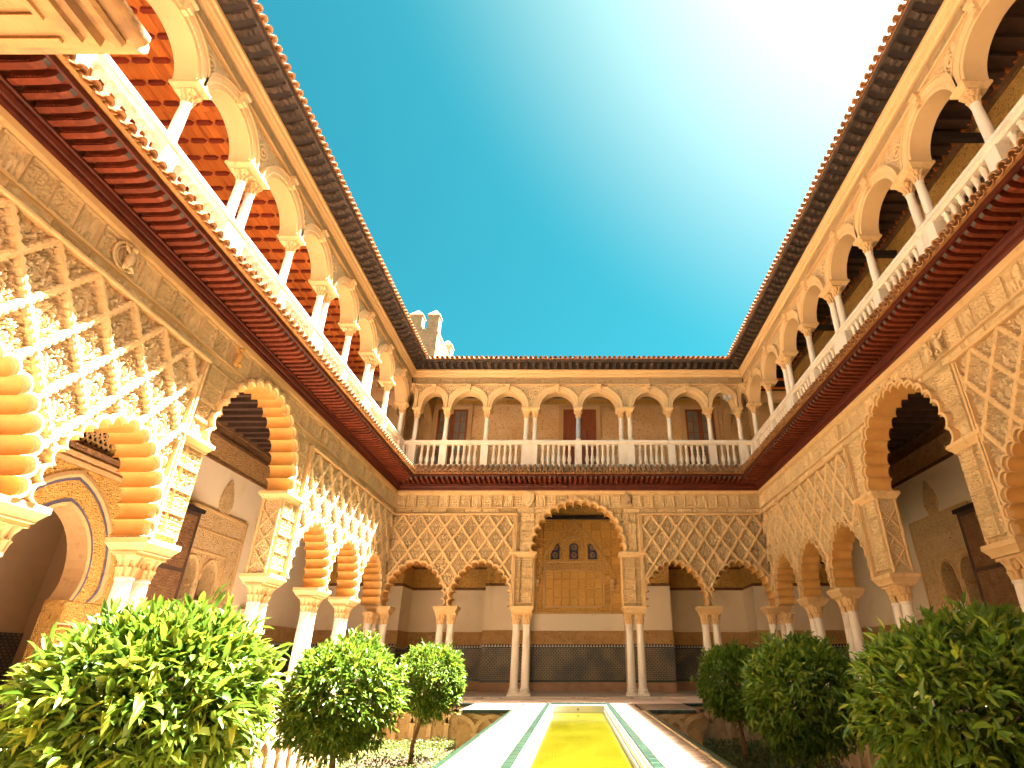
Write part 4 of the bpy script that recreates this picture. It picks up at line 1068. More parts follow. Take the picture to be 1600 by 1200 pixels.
# ------------------------------------------------------------------ upper loggias
def leaf_door(root, cx, w, y, z0, z1, glazed):
    """two-leaf door/window with stone surround"""
    m = MB()
    for o, d in ((0.10, 0.05), (0.20, 0.08)):
        for sx in (-1, 1): m.box(*sorted((cx+sx*(w/2+o-0.10), cx+sx*(w/2+o))), y-d, y+0.01, z0, z1+o-0.1)
        m.box(cx-w/2-o, cx+w/2+o, y-d, y+0.009, z1+o-0.10, z1+o)
    obj('door_surround', m.mesh('door_surround', UP), root)
    for sx in (-1, 1):
        a, b = sorted((cx+sx*0.006, cx+sx*w/2)); fw = 0.085
        m = MB(); m.box(a, a+fw, y-0.05, y+0.02, z0, z1); m.box(b-fw, b, y-0.05, y+0.02, z0, z1)
        m.box(a+fw, b-fw, y-0.05, y+0.02, z1-fw, z1); m.box(a+fw, b-fw, y-0.05, y+0.02, z0, z0+0.9 if glazed else z0+fw)
        if not glazed:
            m.box(a+fw, b-fw, y-0.02, y+0.02, z0, z1-fw)
            zz = z0+fw
            for h in (0.55, 0.22, 0.75, 0.22, 0.7):
                if zz+h > z1-fw: break
                mid = (a+b)/2
                if h > 0.5:
                    m.bbox(a+fw+0.03, mid-0.02, y-0.045, y-0.01, zz+0.03, zz+h-0.03, 0.02); m.bbox(mid+0.02, b-fw-0.03, y-0.045, y-0.01, zz+0.03, zz+h-0.03, 0.02)
                else: m.bbox(a+fw+0.03, b-fw-0.03, y-0.045, y-0.01, zz+0.03, zz+h-0.03, 0.02)
                zz += h
        d = obj('door_leaf', m.mesh('door_leaf', DOOR), root)
        if glazed:
            nx, nz = 2, 5; gx = (b-a-2*fw)/nx; gz = (z1-fw-z0-0.9)/nz
            m = MB()
            for i in range(nx):
                for j in range(nz):
                    obj('pane', MB().box(a+fw+gx*i, a+fw+gx*(i+1), y-0.012, y+0.0, z0+0.9+gz*j, z0+0.9+gz*(j+1)).mesh('pane', GLASS), d)
            for i in range(1, nx): m.box(a+fw+gx*i-0.014, a+fw+gx*i+0.014, y-0.04, y, z0+0.9, z1-fw)
            for j in range(1, nz): m.box(a+fw, b-fw, y-0.038, y, z0+0.9+gz*j-0.014, z0+0.9+gz*j+0.014)
            obj('glazing_bar', m.mesh('glazing_bar', DOOR), d)

PATW = mat('patterned stencil plaster', (0.82,0.62,0.37), (0.70,0.45,0.19), 0.9, 0.8, c3=(0.42,0.21,0.07), s3=15, bumps=(('ridge',10,0.45,0.02),))
def build_back_loggia(root):
    y = 2.6
    m = MB(); m.box(-10.2, 10.2, y, y+0.3, 7.4, 11.4); obj('patterned_wall', m.mesh('patterned_wall', PATW), root)
    m = MB(); m.box(-9.9, 9.9, 0.0, y+0.3, 7.12, 7.395); obj('loggia_floor', m.mesh('loggia_floor', PALEROSE), root)
    m = MB(); m.box(-6.55, 6.55, y-0.02, y, 7.4, 8.05); obj('blue_tile_strip', m.mesh('blue_tile_strip', BLUETILE), root)
    m = MB(); m.box(-6.55, 6.55, y-0.035, y, 11.05, 11.12); m.box(-6.55, 6.55, y-0.05, y, 11.33, 11.4); obj('frieze_moulding', m.mesh('frieze_moulding', UP), root)
    m = MB(); m.box(-6.55, 6.55, y-0.025, y, 11.12, 11.33); obj('carved_frieze', m.mesh('carved_frieze', GOLDST), root)
    m = MB(); m.box(-9.9, 9.9, 0.4, y+0.3, 11.4, 11.5); obj('loggia_ceiling', m.mesh('loggia_ceiling', CEILWOOD), root)
    leaf_door(root, 0.10, 1.42, y, 7.4, 10.85, False)
    leaf_door(root, -5.40, 1.30, y, 7.4, 10.85, True)
    leaf_door(root, 5.30, 1.24, y, 7.4, 10.85, True)
    for sx in (-1, 1):                                    # corner pier with half arch at each end
        m = MB(); m.box(*sorted((sx*6.2, sx*6.55)), 0.42, y, 7.4, 11.4) if False else None
        pts = [(0.42, 9.9)] + [(0.42+1.05*(1-math.cos(math.pi*q/12)), 9.9+0.85*math.sin(math.pi*q/12)) for q in range(13)]
        m = MB(); x = sx*6.42; n = len(pts)
        for (a, b), (c, d) in zip(pts, pts[1:]):
            m.add([(x-0.16, a, b), (x+0.16, a, b), (x+0.16, c, d), (x-0.16, c, d), (x-0.16, a, 11.4), (x+0.16, a, 11.4), (x+0.16, c, 11.4), (x-0.16, c, 11.4)],
                  [(0,1,2,3), (0,3,7,4), (1,5,6,2)])
        m.box(x-0.16, x+0.16, y-0.09, y-0.001, 7.4, 9.9)
        obj('cross_arch', m.mesh('cross_arch', UP), root)

def build_side_loggia(root, left):
    dpt = 3.2 if left else 2.1; zc = 11.22 if left else 11.50
    m = MB(); m.box(0.5, 22.9, dpt, dpt+0.3, 7.4, zc); obj('rear_wall', m.mesh('rear_wall', GOLDST if not left else UPC), root)
    m = MB(); m.box(0.5, 19.99, 0.0, dpt, 7.12, 7.395); obj('loggia_floor', m.mesh('loggia_floor', PALEROSE), root)
    # end wall towards the back corner: basket arch over a door
    xe = 20.05
    pts = [(0.45, 9.55)] + [((0.45+dpt)/2-((dpt-0.45)/2)*math.cos(math.pi*q/14), 9.55+0.62*math.sin(math.pi*q/14)) for q in range(1, 14)] + [(dpt, 9.55)]
    m = MB()
    for (a, b), (c, d) in zip(pts, pts[1:]):
        m.add([(xe, a, b), (xe+0.3, a, b), (xe+0.3, c, d), (xe, c, d), (xe, a, 10.55), (xe+0.3, a, 10.55), (xe+0.3, c, 10.55), (xe, c, 10.55),
               (xe-0.03, a, b), (xe-0.03, c, d), (xe-0.03, c, d+0.3), (xe-0.03, a, b+0.3)], [(0,1,2,3), (0,3,7,4), (1,5,6,2), (8,9,10,11), (8,0,3,9), (11,10,7,4)])
    obj('end_arch', m.mesh('end_arch', UP), root)
    m = MB(); m.box(xe, xe+0.3, 0.42, dpt, 10.55, zc); obj('end_frieze', m.mesh('end_frieze', UPC if left else DARKWOOD), root)
    m = MB(); m.box(xe-0.04, xe, 0.42, dpt, 10.62, 10.70); m.box(xe-0.04, xe, 0.42, dpt, 11.0, 11.1); obj('end_moulding', m.mesh('end_moulding', UP if left else PLANK), root)
    m = MB(); m.box(xe+1.0, xe+1.1, 0.42, dpt, 7.4, 11.2); obj('end_wall', m.mesh('end_wall', UP), root)
    m = MB(); m.bbox(xe+0.93, xe+0.998, 1.2, dpt-0.7, 7.4, 9.6, 0.0); obj('end_door', m.mesh('end_door', DOOR), root)
    if left:
        n = 16; w = (dpt-0.40)/n
        pm = MB().box(-w/2+0.004, w/2-0.004, 0, 2.4, 0, 0.03).mesh('ceiling_plank', PLANK)   # width in x, length in y; laid along the wing
        for i in range(n):
            for j in range(8):
                xs = 0.8+2.405*j
                obj('ceiling_plank', pm, root, (xs, 0.40+w*(i+0.5), zc), (0, 0, -math.pi/2))
        L = 0.36; hx = [(-L/2, 0), (-L/2+0.05, 0.055), (L/2-0.05, 0.055), (L/2, 0), (L/2-0.05, -0.055), (-L/2+0.05, -0.055)]
        vs = [(x*1.0, y*1.0, 0) for y, x in hx]+[(x*0.75, y*0.93, -0.055) for y, x in hx]
        lm = MB().add(vs, [(i, (i+1) % 6, (i+1) % 6+6, i+6) for i in range(6)]+[(6,7,8,9,10,11)]).mesh('ceiling_lath', LATH)
        x = 3.2
        while x < 19.8:
            for i in range(7): obj('ceiling_lath', lm, root, (x, 0.62+0.395*i, zc-0.001))
            x += 0.46
        m = MB(); m.box(0.5, 20.3, 0.38, dpt+0.3, zc+0.035, zc+0.1); obj('ceiling_board', m.mesh('ceiling_board', LATH), root)
    else:
        m = MB(); m.box(0.5, 20.3, 0.38, dpt+0.3, zc+0.12, zc+0.2); obj('ceiling_board', m.mesh('ceiling_board', CEILWOOD), root)
        bmh = MB().box(-0.05, 0.05, 0.38, dpt, 0.0, 0.12).mesh('ceiling_rafter', CEILWOOD)
        x = 2.0
        while x < 20: obj('ceiling_rafter', bmh, root, (x, 0, zc)); x += 0.36
        m = MB(); m.box(0.5, 20.0, dpt-0.09, dpt-0.001, zc-0.13, zc-0.005); obj('wall_plate', m.mesh('wall_plate', BROWN), root)
        bk = MB().box(-0.10, 0.10, dpt-0.13, dpt-0.001, 0, 0.10).mesh('brick_dentil', PLANK)
        x = 2.0
        while x < 20: obj('brick_dentil', bk, root, (x, 0, zc+0.0)); x += 0.36
        tb = MB().box(-0.06, 0.06, 0.36, dpt, 10.82, 11.0).mesh('tie_beam', DARKWOOD)
        for x in (4.6, 8.4, 12.2, 15.95): obj('tie_beam', tb, root, (x, 0, 0))
        for x in (5.2, 7.2, 9.2, 11.2, 13.2, 15.2, 17.2):
            m = MB()
            def arc(r, yy): return [(r*math.cos(math.pi*q/16), yy, 10.0+r*math.sin(math.pi*q/16)) for q in range(17)]
            m.strips([arc(0.52, dpt), arc(0.52, dpt-0.05), arc(0.66, dpt-0.05), arc(0.66, dpt-0.09), arc(0.78, dpt-0.09), arc(0.78, dpt)])
            for s in (-1, 1): m.box(*sorted((s*0.52, s*0.78)), dpt-0.07, dpt, 7.4, 10.0)
            a_ = obj('wall_arch', m.mesh('wall_arch', UP), root, (x, 0, 0))
            pl = [(0.52*math.cos(math.pi*q/16), 10.0+0.52*math.sin(math.pi*q/16)) for q in range(17)]+[(-0.52, 7.4), (0.52, 7.4)]
            obj('door_leaf', MB().prism(pl, dpt-0.02, dpt).mesh('door_leaf', DARKWOOD), a_)  # dark panel painting the shade of a niche inside the blind arch, no door

# ------------------------------------------------------------------ the ground
obj('ground', MB().box(-150, 150, -60, 240, -1.6, -1.45).mesh('ground', SOIL), kind='structure', label='bare earth ground under the whole site')
FZ = -0.05
def pave(name, x0, x1, y0, y1, m, label, z=FZ, th=0.3):
    return obj(name, MB().box(x0, x1, y0, y1, z-th, z).mesh(name, m), kind='structure', label=label)
pave('walkway', -1.44, -0.85, 4.245, 17.49, PATH, 'sunlit brick walkway on the left of the long pool')
wr = pave('walkway', 0.85, 1.44, 4.245, 17.49, PATH, 'brick walkway on the right of the long pool')
pave('terrace', -2.80, -1.51, 15.14, 17.49, PATH, 'paved corner beside the left walkway at the far end', FZ-0.002)
pave('terrace', 1.51, 2.80, 15.14, 17.49, PATH, 'paved corner beside the right walkway at the far end', FZ-0.002)
pave('pavement', -6.45, 6.45, 17.5, 19.62, PINKF, 'pink clay pavement in front of the far arcade', FZ-0.002)
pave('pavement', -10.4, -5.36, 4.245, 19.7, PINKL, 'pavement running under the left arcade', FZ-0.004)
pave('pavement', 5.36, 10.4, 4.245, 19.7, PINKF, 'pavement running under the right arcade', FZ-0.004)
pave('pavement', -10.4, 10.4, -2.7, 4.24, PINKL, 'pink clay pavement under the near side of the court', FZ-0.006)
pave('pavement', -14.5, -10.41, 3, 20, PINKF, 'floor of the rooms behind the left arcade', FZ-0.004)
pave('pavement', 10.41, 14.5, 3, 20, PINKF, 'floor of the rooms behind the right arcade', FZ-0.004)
st = obj('step', MB().box(-10.3, 10.3, 19.63, 25.0, -0.3, 0.0).mesh('step', STEPM), kind='structure', label='pale marble step under the far arcade columns')
for sx in (-1, 1):
    m = MB(); m.box(*sorted((sx*6.18, sx*7.45)), 0.4, 19.62, -0.3, 0.0)
    obj('step', m.mesh('step', STEPM), kind='structure', label='pale marble step under the %s arcade columns' % ('left' if sx < 0 else 'right'))

# pool: glazed border, marble kerb, yellow water
pool = thing('pool', 'long narrow pool with green tiled rim down the middle of the court', 'pool', (-0.02, 0, -0.05))
for sx in (-1, 1):
    m = MB(); a = lambda v: sx*v
    pr = [(0.737, 0.0), (0.725, -0.005), (0.715, -0.05), (0.70, -0.055), (0.695, -0.12), (0.67, -0.125), (0.665, -0.7), (0.737, -0.7)]
    vs = [(a(x), 4.3, z) for x, z in pr]+[(a(x), 17.32, z) for x, z in pr]; n = len(pr)
    m.add(vs, [(i, (i+1) % n, (i+1) % n+n, i+n) for i in range(n)])
    obj('marble_kerb', m.mesh('marble_kerb', WHITEM), pool)
m = MB(); m.box(-0.735, 0.735, 17.20, 17.37, -0.7, -0.03); obj('marble_kerb', m.mesh('marble_kerb', WHITEM), pool)
gt = MB().bbox(-0.055, 0.055, -0.02, 0.05, -0.148, 0.148, 0.006)
gtile = MB(); gtile.v = [(x, z, -y) for x, y, z in gt.v]; gtile.f = gt.f; gtile.m = gt.m
gme = gtile.mesh('border_tile', GREEN)
for sx in (-1, 1):
    y = 4.4
    while y < 17.4: obj('border_tile', gme, pool, (sx*0.793, y, 0.0)); y += 0.30
x = -0.58
while x < 0.7: obj('border_tile', gme, pool, (x, 17.43, 0.0), (0, 0, math.pi/2)); x += 0.30
m = MB(); m.box(-0.02, 0.02, 17.18, 17.199, -0.14, -0.10); obj('spout', m.mesh('spout', DARKWOOD), pool)
obj('water', MB().box(-0.70, 0.66, 4.3, 17.205, -0.6, -0.245).mesh('water', WATER), kind='structure', label='still yellow green water in the long pool')

# sunken gardens: walls with interlaced blind arches, soil, ground cover
def blind_unit():
    m = MB(); w = 0.46; hw = 0.045; d = 0.05
    def ribbon(pts):
        L = []; Rr = []
        for i, p in enumerate(pts):
            a = pts[max(i-1, 0)]; b = pts[min(i+1, len(pts)-1)]; tx, tz = b[0]-a[0], b[1]-a[1]; l = math.hypot(tx, tz)
            nx, nz = -tz/l*hw, tx/l*hw; L.append((p[0]+nx, p[1]+nz)); Rr.append((p[0]-nx, p[1]-nz))
        m.prism(L+Rr[::-1], -d, 0.005)
    m.box(-hw*1.3, hw*1.3, -d*1.1, 0.005, -1.05, -0.50)
    m.box(-hw*1.7, hw*1.7, -d*1.3, 0.005, -0.52, -0.45)
    for s in (-1, 1):
        ribbon([(s*w*0.95*(1-math.cos(q*math.pi/2/9)), -0.46+0.34*math.sin(q*math.pi/2/9)) for q in range(10)])
    return m.mesh('blind_arch', BLINDARCH)
BA = blind_unit()
def garden(sx):
    side = 'left' if sx < 0 else 'right'
    xo, xi, xm = sx*5.35, sx*1.51, sx*2.80
    t = thing('retaining_wall', 'weathered wall of interlaced blind arches round the sunken garden on the %s' % side, 'garden wall', (0, 0, FZ))
    m = MB(); zb = -1.2
    m.box(*sorted((xo, xo+sx*0.012)), 4.25, 17.49, zb, -0.006); m.box(*sorted((xm, xo)), 17.47, 17.498, zb, -0.006)
    m.box(*sorted((xi, xm)), 15.12, 15.139, zb, -0.006); m.box(*sorted((xm-sx*0.02, xm)), 15.125, 17.47, zb, -0.006); m.box(*sorted((xi, xi-sx*0.05)), 4.25, 15.12, zb, -0.006)
    obj('wall_face', m.mesh('wall_face', BEDWALL), t)
    k = 0; x = abs(xm)+0.25
    while x < 5.3: obj('blind_arch', BA, t, (sx*x, 17.47, 0)); x += 0.46
    x = 1.6
    while x < 2.8: obj('blind_arch', BA, t, (sx*x, 15.12, 0)); x += 0.40
    y = 4.5
    while y < 17.4: obj('blind_arch', BA, t, (xo, y, 0), (0, 0, -sx*math.pi/2)); y += 0.46
    m = MB(); m.sweep([(0,0),(0,0),(0,0)], 0, 0) if False else None
    # glazed edge tiles along the path and the far ends
    g2 = MB().bbox(-0.148, 0.148, -0.075, 0.0, -0.07, 0.006, 0.005).mesh('edge_tile', GREEN)
    y = 4.4
    while y < 15.1: obj('edge_tile', g2, t, (xi, y, 0.004), (0, 0, sx*math.pi/2)); y += 0.30
    x = 1.66
    while x < 2.85: obj('edge_tile', g2, t, (sx*x, 15.145, 0.004)); x += 0.30
    x = 2.95
    while x < 5.4: obj('edge_tile', g2, t, (sx*x, 17.50, 0.004)); x += 0.30
    obj('garden_bed', MB().box(*sorted((xi, xo)), 4.25, 17.48, -1.44, FZ-1.02).mesh('garden_bed', SOIL), kind='structure', label='soil bed of the sunken garden on the %s' % side)
    rng = np.random.default_rng(5 if sx < 0 else 6)
    n = 15000
    X = rng.uniform(1.6, 5.25, n); Y = rng.uniform(5, 17.4, n); keep = ~((X < 2.85) & (Y > 15.0)); X = X[keep]*sx; Y = Y[keep]; n = len(X)
    Z = FZ-1.0+0.10*vnoise(X*3+20, Y*3, 4)+rng.uniform(0.02, 0.16, n)
    leaves_mesh('ground_cover', np.stack([X, Y, Z], 1), rng, 0.07, 0.030, HEDGE, up=0.75, label='low leafy ground cover filling the sunken garden on the %s' % side)

LT = np.array([(0,0,0),(0.33,0.0,0.03),(0.70,0,0.02),(1,0,-0.06),(0.30,0.5,0.12),(0.66,0.42,0.10),(0.30,-0.5,0.12),(0.66,-0.42,0.10)])
LFc = np.array([(0,4,1),(1,4,5),(1,5,2),(2,5,3),(0,1,6),(1,7,6),(1,2,7),(2,3,7)])
def leaf_frames(D, rng, roll=0.9):
    D = D/np.linalg.norm(D, axis=1, keepdims=True)
    up = np.tile([0, 0, 1.0], (len(D), 1)) + rng.normal(0, roll*0.5, (len(D), 3))
    S = np.cross(up, D); S /= np.linalg.norm(S, axis=1, keepdims=True)+1e-9
    return D, S, np.cross(D, S)
def leaves_np(P, D, rng, L, W):
    D, S, U = leaf_frames(D, rng); n = len(P)
    l = L*rng.uniform(0.65, 1.2, n); w_ = W*rng.uniform(0.8, 1.2, n)
    V = P[:,None,:] + D[:,None,:]*(LT[None,:,0:1]*l[:,None,None]) + S[:,None,:]*(LT[None,:,1:2]*w_[:,None,None]) + U[:,None,:]*(LT[None,:,2:3]*l[:,None,None])
    F = (LFc[None]+8*np.arange(n)[:,None,None]).reshape(-1, 3)
    return V.reshape(-1, 3), F
def tone(me, n, rng):
    at = me.attributes.new('tone', 'FLOAT', 'POINT'); at.data.foreach_set('value', np.repeat(rng.uniform(0, 1, n), 8).astype(np.float32))
def leaves_mesh(name, P, rng, L, W, m, up=0.5, label=None, parent=None):
    D = rng.normal(0, 1, (len(P), 3)); D[:,2] = np.abs(D[:,2])*up
    V, F = leaves_np(P, D, rng, L, W); me = npmesh(name, V, F, m, False)
    tone(me, len(P), rng)
    return obj(name, me, parent, kind='stuff', label=label)
for sx in (-1, 1): garden(sx)

# ------------------------------------------------------------------ clipped orange trees
LEAFMESH = []
for i in range(4):
    rg = np.random.default_rng(40+i)
    v, f = leaves_np(np.zeros((1,3)), np.array([[1.0,0,0]]), np.random.default_rng(i), 1.0, 0.29)
    LEAFMESH.append(npmesh('leaf', v*np.array([1, 1, 1+0.2*i]), f, LEAF, False))
def orange_tree(u, v, depth, Rr, label, seed, n_tips, single, squash=0.92, lean=0.0):
    xc = (u-899)/881; yc = -(v-600)/881; p = math.atan(436/881); c, s = math.cos(p), math.sin(p)
    C = Vector((xc*depth-0.09, (c-yc*s)*depth, (s+yc*c)*depth+0.93))
    zb = FZ-1.03
    t = thing('orange_tree', label, 'orange tree', (C.x+lean, C.y, zb), group='clipped orange trees in the sunken gardens')
    H = C.z-zb; rng = np.random.default_rng(seed)
    m = MB(); m.tube([(0,0,-0.05),(0.015,0.01,H*0.3),(-lean*0.6,-0.01,H*0.62),(-lean,0,H*0.95)], [0.055,0.043,0.038,0.03], 10)
    for k in range(9):
        a = k*2.4; r = Rr*0.72; q = H*0.66+0.03*k
        e = (-lean+r*math.cos(a), r*math.sin(a), H+Rr*0.5*math.sin(k*1.7))
        m.tube([(-lean*0.65, 0, q), ((-lean*0.65+e[0])/2, e[1]/2, (q+e[2])/2+0.05), e], [0.022, 0.014, 0.006], 6)
    obj('trunk', m.mesh('trunk', BARK, True, 60), t)
    # twig tips on an uneven clipped ball
    d = rng.normal(0, 1, (n_tips, 3)); d /= np.linalg.norm(d, axis=1, keepdims=True)
    lump = 1 + 0.16*(vnoise(d[:,0]*2.2+7, d[:,1]*2.2+d[:,2]*1.7+9, seed)-0.5) + 0.10*(vnoise(d[:,0]*5+7, d[:,2]*5+9, seed+1)-0.5)
    rad = Rr*lump*np.clip(1-np.abs(rng.normal(0, 0.13, n_tips)), 0.45, 1.0)
    lo = d[:,2] < -0.5
    rad = np.where(lo, rad*0.93, rad)
    sh = rng.uniform(0, 1, n_tips) < 0.10; rad = np.where(sh, Rr*lump*rng.uniform(1.0, 1.13, n_tips), rad)
    tips = d*rad[:,None]*np.array([1, 1, squash]) + np.array([-lean, 0, H])
    per = 8; n = n_tips*per
    T_ = np.repeat(tips, per, 0); dd = np.repeat(d, per, 0)
    D = dd*0.75 + rng.normal(0, 0.62, (n, 3)); D[:,2] -= 0.22; 
    top = dd[:,2] > 0.55; D[:,2] = np.where(top, D[:,2]+0.55, D[:,2])
    P = T_ + rng.normal(0, 0.025, (n, 3)) - dd*rng.uniform(0, 0.05, n)[:,None]
    L, W = 0.118, 0.033
    if single:
        toward = np.array([-0.09-t.location.x, -t.location.y, 0.93-t.location.z]) - P; toward /= np.linalg.norm(toward, axis=1, keepdims=True)
        sc = np.einsum('ij,ij->i', dd, toward) + rng.uniform(0, 0.25, n) + 1.2*(np.linalg.norm(P-np.array([-lean,0,H]), axis=1)/Rr-1)
        top_i = np.argsort(-sc)[:300]; rest = np.ones(n, bool); rest[top_i] = False
        Df, Sf, Uf = leaf_frames(D[top_i], rng)
        for k, i in enumerate(top_i):
            M_ = Matrix((Df[k], Sf[k], Uf[k])).transposed()
            sc_ = L*rng.uniform(0.8, 1.25)
            obj('leaf', LEAFMESH[k % 4], t, P[i], M_.to_euler(), (sc_,)*3)
        P, D = P[rest], D[rest]
    V, F = leaves_np(P, D, rng, L, W)
    me = npmesh('foliage', V, F, LEAF, False); tone(me, len(P), rng)
    obj('foliage', me, t, kind='stuff')
orange_tree(230, 1112, 3.45, 0.645, 'big near orange tree at the lower left, sunlit, cut by the photo edge', 1, 1500, True, 0.86)
orange_tree(532, 1088, 7.4, 0.705, 'sunlit round orange tree in the middle of the left row', 2, 1400, True, 0.95, 0.06)
orange_tree(672, 1066, 12.3, 0.70, 'farthest and smallest looking orange tree in the left row', 3, 1200, False, 1.0, -0.25)
orange_tree(1520, 1118, 3.95, 0.70, 'big near orange tree at the lower right edge, dark leaves, in shade', 4, 1300, True, 0.90)
orange_tree(1254, 1088, 7.5, 0.725, 'shaded round orange tree in the middle of the right row', 5, 1400, True, 0.95, 0.12)
orange_tree(1144, 1066, 12.6, 0.74, 'farthest and smallest looking orange tree in the right row', 6, 1200, False, 1.0, 0.1)

# ------------------------------------------------------------------ brick tower behind the roof
tw = thing('tower', 'square brick battlement tower with pointed merlons rising behind the far left roof corner', 'tower', (-12.95, 45, 0))
m = MB(); m.box(-6.0, 0, 0, 6.7, 0, 29.0); obj('tower_wall', m.mesh('tower_wall', TOWERB), tw)
m = MB(); m.box(-6.06, 0.06, -0.06, 6.76, 28.55, 28.68); m.box(-6.05, 0.05, -0.05, 6.75, 26.85, 26.95); obj('string_course', m.mesh('string_course', TOWERB), tw)
def merlon(x0, x1, y0, y1, z0, z1, z2):
    mo = obj('merlon', MB().box(x0, x1, y0, y1, z0, z1).mesh('merlon', TOWERB), tw)
    m = MB(); e = 0.08; cx, cy = (x0+x1)/2, (y0+y1)/2
    m.box(x0-e, x1+e, y0-e, y1+e, z1, z1+0.1)
    m.add([(x0-e,y0-e,z1+0.1),(x1+e,y0-e,z1+0.1),(x1+e,y1+e,z1+0.1),(x0-e,y1+e,z1+0.1),(cx,cy,z2)], [(0,1,4),(1,2,4),(2,3,4),(3,0,4)])
    obj('merlon_cap', m.mesh('merlon_cap', TOWERB), mo)
for x0 in (-5.8, -2.75, -1.05): merlon(x0, x0+1.05 if x0 > -2 else x0+1.15, 0.0, 0.95, 28.98, 30.45, 31.35)
merlon(-1.0, 0.0, 5.6, 6.7, 28.98, 30.45, 31.35); merlon(-1.0, 0.0, 2.9, 3.8, 28.98, 29.0, 29.01) if False else None

# ------------------------------------------------------------------ the wings
ROOTS = {'back': ((0, 20, 0), 0, (1, 1, 1)), 'left': ((-6.55, 0, 0), R(90), (1, 1, 1)), 'right': ((6.55, 0, 0), R(-90), (-1, 1, 1))}
LBL = {'back': 'far', 'left': 'left', 'right': 'right'}
def root(name, side, label, cat, group=None):
    l, r, s = ROOTS[side]; return thing(name, label, cat, l, r, s, group)
NEAR = 3.7
txt = {'left': 'carved ochre arcade of lobed arches along the left side, its lower part in sun',
       'right': 'carved ochre arcade of lobed arches along the shaded right side',
       'back': 'carved ochre arcade facing the camera with one tall lobed arch between four low ones'}
ps = 10.85
for side in ('left', 'right'):
    a = root('arcade', side, txt[side], 'arcade')
    build_arcade(a, 1.7, 19.995, [(ps, True)]+[(x, False) for x in (14.14, 16.34, 18.56, 2*ps-14.14, 2*ps-16.34)],
                 [15.24, 17.45, ps-1.87, ps+1.87, 2*ps-15.24], [(19.72, 0.25)], 0.67, 0.90, [(1.7, ps-2.22), (ps+2.22, 19.995)], 0.10, NEAR)
b = root('arcade', 'back', txt['back'], 'arcade')
build_arcade(b, -6.545, 6.545, [(0, True), (-3.27, False), (3.27, False), (-5.50, False), (5.50, False)], [-4.39, 4.39, -1.87, 1.87],
             [(-6.80, 0.25), (-6.44, 0.25), (6.80, 0.25), (6.44, 0.25)], 0.60, 0.84, [(-6.545, -2.2), (2.2, 6.545)], 0.08)
for sx in (-1, 1): 
    k = impost(b, sx*6.62, 0.42)
for side in ('left', 'right'):
    pass
up_s = [(0.75, 2), (2.65, 1), (4.55, 2), (6.45, 1), (8.35, 2), (10.30, 1), (12.20, 2), (14.05, 1), (15.92, 2), (17.75, 1), (19.62, 1), (20.0, 0)]
up_s = [q for q in up_s if q[0] > 2]
up_b = [(-6.545, 0), (-6.22, 1), (-5.05, 1), (-3.50, 1), (-1.81, 2), (0.02, 1), (1.83, 2), (3.52, 1), (5.07, 1), (6.22, 1), (6.545, 0)]
etx = {'left': 'sunlit tiled eave with red painted rafters over the left arcade', 'right': 'tiled eave with red painted rafters over the shaded right arcade', 'back': 'tiled eave with red painted rafters under the far balcony'}
btx = {'left': 'sunlit marble balustrade of the upper left gallery', 'right': 'marble balustrade of the upper right gallery, seen from below', 'back': 'white marble balustrade across the far upper gallery'}
utx = {'left': 'upper gallery of round arches on slender sunlit columns along the left side', 'right': 'upper gallery of round arches on slender columns along the right side', 'back': 'far upper gallery of eight round arches facing the camera'}
rtx = {'left': 'tiled roof edge with dark carved corbels above the left gallery', 'right': 'tiled roof edge with dark carved corbels above the right gallery', 'back': 'tiled roof edge with dark carved corbels above the far gallery'}
ptx = {'left': 'inner wall behind the left arcade with horseshoe doorway and twin window', 'right': 'inner wall behind the right arcade with dark door leaf and twin window', 'back': 'inner wall behind the far arcade with golden niche and mosaic dado'}
ltx = {'left': 'inside of the upper left gallery with an orange coffered wood ceiling', 'right': 'inside of the upper right gallery with a dark raftered ceiling', 'back': 'patterned wall of the far upper gallery with brown door and glazed windows'}
for side in ('left', 'right', 'back'):
    xb = side == 'back'; x0, x1 = (-6.545, 6.545) if xb else (1.7, 20.0)
    build_eave(root('tiled_eave', side, etx[side], 'eave'), x0, x1, xb, True, -1e9 if xb else NEAR-0.9)
    build_balustrade(root('balustrade', side, btx[side], 'balustrade'), x0, x1, [(x, {1: 0.135, 2: 0.30, 0: 0.06}[k]) for x, k in (up_b if xb else up_s)], -1e9 if xb else NEAR)
    build_upper(root('upper_gallery', side, utx[side], 'gallery'), -6.545 if xb else 2.65, x1, up_b if xb else up_s, 1 if xb else 0, 1, 0.02 if xb else None, -1e9 if xb else NEAR-0.5)
    build_roof(root('roof', side, rtx[side], 'roof'), x0, x1, xb, True, 5.0, -1e9 if xb else NEAR)
    pr_ = root('inner_wall', side, ptx[side], 'wall')
    lg = root('loggia', side, ltx[side], 'loggia')
    if xb: build_back_portico(pr_); build_back_loggia(lg)
    else: build_side_portico(pr_); build_side_loggia(lg, side == 'left')

